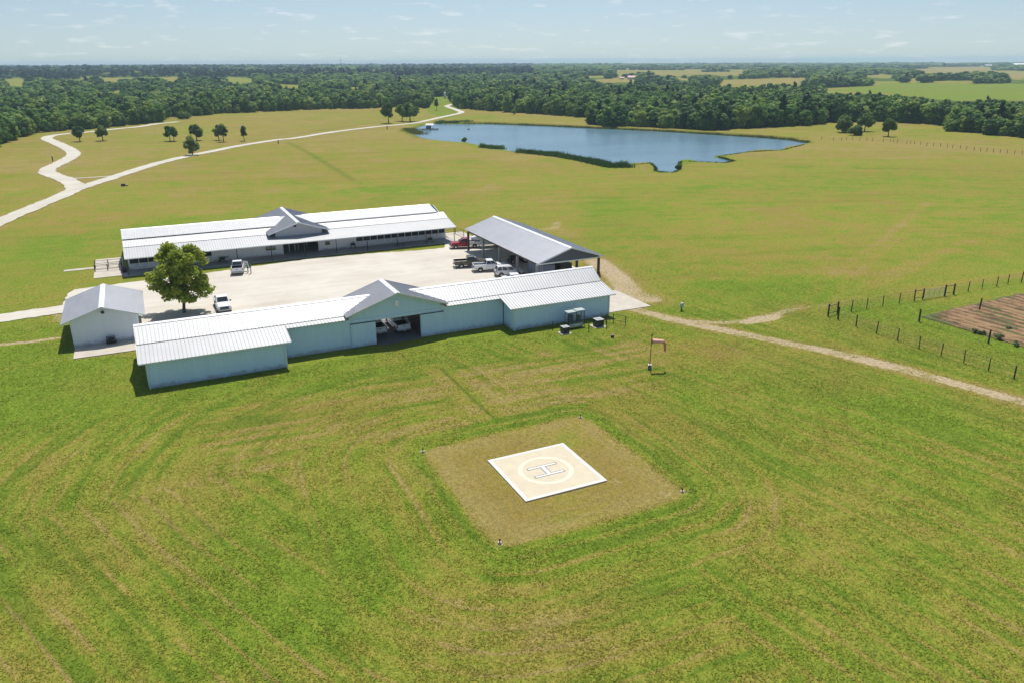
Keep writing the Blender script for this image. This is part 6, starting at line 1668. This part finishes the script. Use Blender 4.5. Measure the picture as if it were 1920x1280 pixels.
for a in (('long pale roofed farmhouse among the tan fields beyond the wood', 1187, 149.5, 19, 6.5, M_RT, M_WP), ('small pale outbuilding left of the long roofed farmhouse', 1166, 149, 8, 4, M_RT, M_WP),
          ('tiny white shed glinting far out near the horizon', 1416, 128.5, 6, 3.0, M_RW, M_RW), ('pale barn at the left end of the tan far right fields', 1486, 140, 15, 4, M_RG, M_WP), ('small white house in the far right trees', 1551, 139, 5, 3.5, M_RW, M_RW),
          ('white house left of the tan hillside far right', 1615, 139.5, 8, 4, M_RW, M_RW), ('large bright white building on the far right horizon', 1913, 125, 24, 4.5, M_RW, M_RW), ('pale house on the crest of the tan far right field', 1852, 126.5, 10, 4, M_RG, M_WP),
          ('pale roof hidden in the trees below the tan field', 1416, 170, 10, 5, M_RG, M_WP), ('small dark red roofed house in the far right fields', 1650, 137.5, 8, 4, mat('dull red roof', (.25, .10, .08), .7), M_WP)):
    house(*a)
p = at_terrain(834.5, 185); t = thing('water_tank', 'slim white tank at the wood edge above the bend of the road', 'tank', (p.x, p.y, p.z))
mb = MB(); mb.tube((0, 0, -1), (0, 0, 5.5), 1.3, n=16); mb.build('shell', M_RW, t); mb = MB(); mb.tube((0, 0, 5.5), (0, 0, 6.8), 1.35, .1, 16); mb.build('cone', M_RG, t)
def mast(label, u, vt, dist, name):
    d = ray(u, 124); k = dist / math.hypot(d.x, d.y); x_, y_ = CAM.x + d.x * k, CAM.y + d.y * k; z_ = th(x_, y_); d2 = ray(u, vt); top = CAM.z + d2.z * dist / math.hypot(d2.x, d2.y)
    t = thing(name, label, 'mast', (x_, y_, z_)); r = dist * .00028
    mb = MB()
    for a in range(3):
        c, s = math.cos(a * 2.094), math.sin(a * 2.094); mb.tube((r * c, r * s, -2), (r * c * .8, r * s * .8, top - z_), r * .28, n=4)
    mb.build('leg', M_RG, t)
    mb = MB(); n_ = 18
    for k_ in range(n_):
        z0, z1 = (top - z_) * k_ / n_, (top - z_) * (k_ + 1) / n_
        for a in range(3):
            mb.tube((r * math.cos(a * 2.094), r * math.sin(a * 2.094), z0), (r * math.cos((a + 1) * 2.094), r * math.sin((a + 1) * 2.094), z1), r * .14, n=3, cap=False)
    mb.build('lattice', M_RG, t)
mast('thin grey radio mast rising above the horizon left of centre', 639.5, 109, 4200, 'radio_mast')
mast('very faint small mast on the horizon at the left', 368, 117, 4600, 'radio_mast')
mast('small white water tower like mast on the right of centre horizon', 1270, 122.5, 3600, 'radio_mast')

# ------------------------------------------------------------------ grass tufts of the near meadow
def tufts():
    rng = np.random.default_rng(9); n = 1020000
    dd = 30 + 140 * rng.random(n); a = rng.uniform(-.94, .94, n) + AX
    x = CAM.x + dd * np.sin(a); y = CAM.y + dd * np.cos(a)
    ok = ~((x > -.1) & (x < 60.2) & (y > -.1) & (y < 12.3)) & ~((x > -2.6) & (x < 58.6) & (y > 54.5) & (y < 78)) & ~((x > -7.2) & (x < 0) & (y > 55.4) & (y < 71)) & ~((x > -12) & (x < -6.9) & (y > 63) & (y < 64.7)) & ~((x > 57.5) & (x < 63.4) & (y > 55) & (y < 64)) & ~((np.abs(x - 31.1) < 4.05) & (np.abs(y + 35.73) < 4.05)) & ~((x > 60) & (x < 68.2) & (y > .6) & (y < 11)) & ~((x > -8.6) & (x < 1.2) & (y > 14) & (y < 32))
    ok &= ~in_poly(x, y, YARD)
    A = Vector((*G2(1726, 594), 0)); B_ = Vector((*G2(1882, 640), 0)); ux = (B_ - A).normalized(); qx = (x - A.x) * ux.x + (y - A.y) * ux.y; qy = -(x - A.x) * ux.y + (y - A.y) * ux.x
    ok &= ~((qx > -.3) & (qy > -.3) & (qy < 24.3))
    x, y = x[ok], y[ok]
    # look the paint up on the ground sheet (polar grid round the camera foot)
    r = np.hypot(x - CAM.x, y - CAM.y); an = np.arctan2(x - CAM.x, y - CAM.y) - AX
    gr = np.hypot(GCO[:-1, 0] - CAM.x, GCO[:-1, 1] - CAM.y).reshape(-1, 730)[:, 0]
    i = np.clip(np.searchsorted(gr, r), 0, len(gr) - 1); j = np.clip(np.round((an + .95) / 1.90 * 689).astype(int), 0, 689); k = i * 730 + j
    pt = PAINT[k]; z = GCO[k, 2]
    keep = (pt[:, 0] < .35 + .2 * rng.random(len(x))); x, y, z, pt = x[keep], y[keep], z[keep], pt[keep]; n = len(x)
    nz = fbm(x / 1.3, y / 1.3, 123, 3)
    keep = rng.random(n) < np.clip(.35 + 1.1 * nz, 0, 1) * sstep(170, 100, np.hypot(x - CAM.x, y - CAM.y)) * sstep(.94, .78, np.abs(np.arctan2(x - CAM.x, y - CAM.y) - AX)); x, y, z, pt, nz = x[keep], y[keep], z[keep], pt[keep], nz[keep]; n = len(x)
    pad = (np.abs(x - 31.1) < 8.6) & (np.abs(y + 35.8) < 8.6)
    h = rng.uniform(.03, .10, n) * (.55 + .9 * nz) * np.where(pad, .45, 1) * (1 + .5 * pt[:, 2]); w = rng.uniform(.035, .085, n)
    t = rng.uniform(0, 2 * PI, n); dx, dy = np.cos(t) * w, np.sin(t) * w; lx, ly = rng.normal(0, 1.7, n) * h, rng.normal(0, 1.7, n) * h
    A3 = np.column_stack([x - dx, y - dy, z - .02]); B3 = np.column_stack([x + dx, y + dy, z - .02]); C3 = np.column_stack([x + lx, y + ly, z + h])
    v = np.stack([A3, B3, C3], 1).reshape(-1, 3).astype(np.float32)
    me = bpy.data.meshes.new('grass'); me.vertices.add(3 * n); me.vertices.foreach_set('co', v.ravel()); me.loops.add(3 * n); me.loops.foreach_set('vertex_index', np.arange(3 * n, dtype=np.int32))
    me.polygons.add(n); me.polygons.foreach_set('loop_start', np.arange(n, dtype=np.int32) * 3); me.update(calc_edges=True)
    tone = pt[:, 1] + rng.normal(0, .15, n)
    tone = np.where(rng.random(n) < pt[:, 2] * .7, rng.uniform(0, .2, n), tone)
    a_ = me.attributes.new('tone', 'FLOAT', 'POINT'); a_.data.foreach_set('value', np.repeat(tone, 3).astype(np.float32))
    m, nt, b = nodes_of('grass blade'); L = nt.links.new
    at = N(nt, 'ShaderNodeAttribute'); at.attribute_name = 'tone'
    r_ = N(nt, 'ShaderNodeValToRGB'); e = r_.color_ramp.elements
    e[0].position = 0; e[0].color = (.195, .285, .030, 1); e[1].position = 1; e[1].color = (.42, .34, .13, 1); q = e.new(.25); q.color = (.245, .288, .038, 1); q = e.new(.5); q.color = (.285, .288, .045, 1); q = e.new(.75); q.color = (.34, .30, .068, 1)
    L(at.outputs['Fac'], r_.inputs['Fac']); L(r_.outputs['Color'], b.inputs['Base Color']); b.inputs['Roughness'].default_value = .8; b.inputs['Specular IOR Level'].default_value = .15
    tr = N(nt, 'ShaderNodeBsdfTranslucent'); L(r_.outputs['Color'], tr.inputs['Color']); mx = N(nt, 'ShaderNodeMixShader'); mx.inputs['Fac'].default_value = .5
    L(b.outputs[0], mx.inputs[1]); L(tr.outputs[0], mx.inputs[2]); L(mx.outputs[0], nt.nodes['Material Output'].inputs['Surface'])
    me.materials.append(m); o = bpy.data.objects.new('grass', me); COL.objects.link(o); tag(o, 'short mown meadow grass round the helipad and barns', 'grass', None, 'stuff')
tufts()

# ================================================================== AIR, SKY, SUN, CAMERA
hz_ = MB(); hz_.box(-10500, -10500, -6, 10500, 10500, 62); ho = hz_.build('haze', mat('unused', (.5, .5, .5)))
ho['kind'] = 'stuff'; ho['label'] = 'thin blue summer haze over the countryside'; ho['category'] = 'haze'
hm = bpy.data.materials.new('summer haze'); hm.use_nodes = True; hn = hm.node_tree; hn.nodes.clear()
ho_ = hn.nodes.new('ShaderNodeOutputMaterial'); pv = hn.nodes.new('ShaderNodeVolumePrincipled'); pv.inputs['Color'].default_value = (.56, .77, 1.0, 1); pv.inputs['Density'].default_value = .00012; pv.inputs['Anisotropy'].default_value = 0.0
hn.links.new(pv.outputs[0], ho_.inputs['Volume']); ho.data.materials.clear(); ho.data.materials.append(hm)

SUN_DIR = Vector((0.225, 0.405, 1.0)).normalized()      # towards the sun, read off the shadows
elev = math.asin(SUN_DIR.z); azim = math.atan2(SUN_DIR.x, SUN_DIR.y)
w = bpy.data.worlds.new('World'); scene.world = w; w.use_nodes = True; nt = w.node_tree
bg = nt.nodes['Background']
sky = nt.nodes.new('ShaderNodeTexSky'); sky.sky_type = 'NISHITA'; sky.sun_disc = False; sky.sun_elevation = elev; sky.sun_rotation = azim
sky.altitude = 60; sky.air_density = 1.0; sky.dust_density = 1.0; sky.ozone_density = 1.6
tc = nt.nodes.new('ShaderNodeTexCoord'); mp = nt.nodes.new('ShaderNodeMapping'); mp.inputs['Scale'].default_value = (17, 17, 88)
lift = nt.nodes.new('ShaderNodeMapping'); lift.inputs['Location'].default_value = (0, 0, .055); lift.inputs['Scale'].default_value = (1, 1, .9)
nt.links.new(tc.outputs['Generated'], lift.inputs['Vector']); nt.links.new(lift.outputs['Vector'], sky.inputs['Vector'])
nt.links.new(tc.outputs['Generated'], mp.inputs['Vector'])
cn_ = nt.nodes.new('ShaderNodeTexNoise'); cn_.inputs['Scale'].default_value = 1.6; cn_.inputs['Detail'].default_value = 7; cn_.inputs['Roughness'].default_value = .58
nt.links.new(mp.outputs['Vector'], cn_.inputs['Vector'])
cr = nt.nodes.new('ShaderNodeValToRGB'); cr.color_ramp.elements[0].position = .565; cr.color_ramp.elements[1].position = .82; cr.color_ramp.elements[0].color = (0, 0, 0, 1); cr.color_ramp.elements[1].color = (.6, .6, .6, 1)
nt.links.new(cn_.outputs['Fac'], cr.inputs['Fac'])
mxw = nt.nodes.new('ShaderNodeMix'); mxw.data_type = 'RGBA'; mxw.inputs[7].default_value = (9.5, 9.4, 9.4, 1)
nt.links.new(cr.outputs['Color'], mxw.inputs[0]); nt.links.new(sky.outputs['Color'], mxw.inputs[6]); nt.links.new(mxw.outputs[2], bg.inputs['Color'])
bg.inputs['Strength'].default_value = 0.086
sl = bpy.data.lights.new('sun', 'SUN'); sl.energy = 4.2; sl.angle = math.radians(.53); sl.color = (1.0, .955, .88)
so = bpy.data.objects.new('sun', sl); COL.objects.link(so); so.rotation_euler = SUN_DIR.to_track_quat('Z', 'Y').to_euler(); so.location = (40, 60, 80)

cam = bpy.data.cameras.new('camera'); co = bpy.data.objects.new('camera', cam); COL.objects.link(co)
c0 = ray(960, 640).normalized(); rt = (ray(1960, 640) - ray(960, 640)).normalized(); upv = (ray(960, -360) - ray(960, 640)).normalized()
M = Matrix((rt, upv, -c0)).transposed().to_4x4(); M.translation = CAM; co.matrix_world = M
cam.sensor_width = 36; cam.lens = F / 1920 * 36; cam.clip_start = .5; cam.clip_end = 30000
scene.camera = co
scene.view_settings.view_transform = 'Standard'; scene.view_settings.look = 'None'; scene.view_settings.gamma = 1; scene.view_settings.exposure = 0.35
scene.render.engine = 'CYCLES'
cy = scene.cycles; cy.max_bounces = 6; cy.diffuse_bounces = 3; cy.glossy_bounces = 3; cy.transmission_bounces = 3; cy.volume_bounces = 1; cy.transparent_max_bounces = 6; cy.use_denoising = True
cy.sample_clamp_indirect = 6
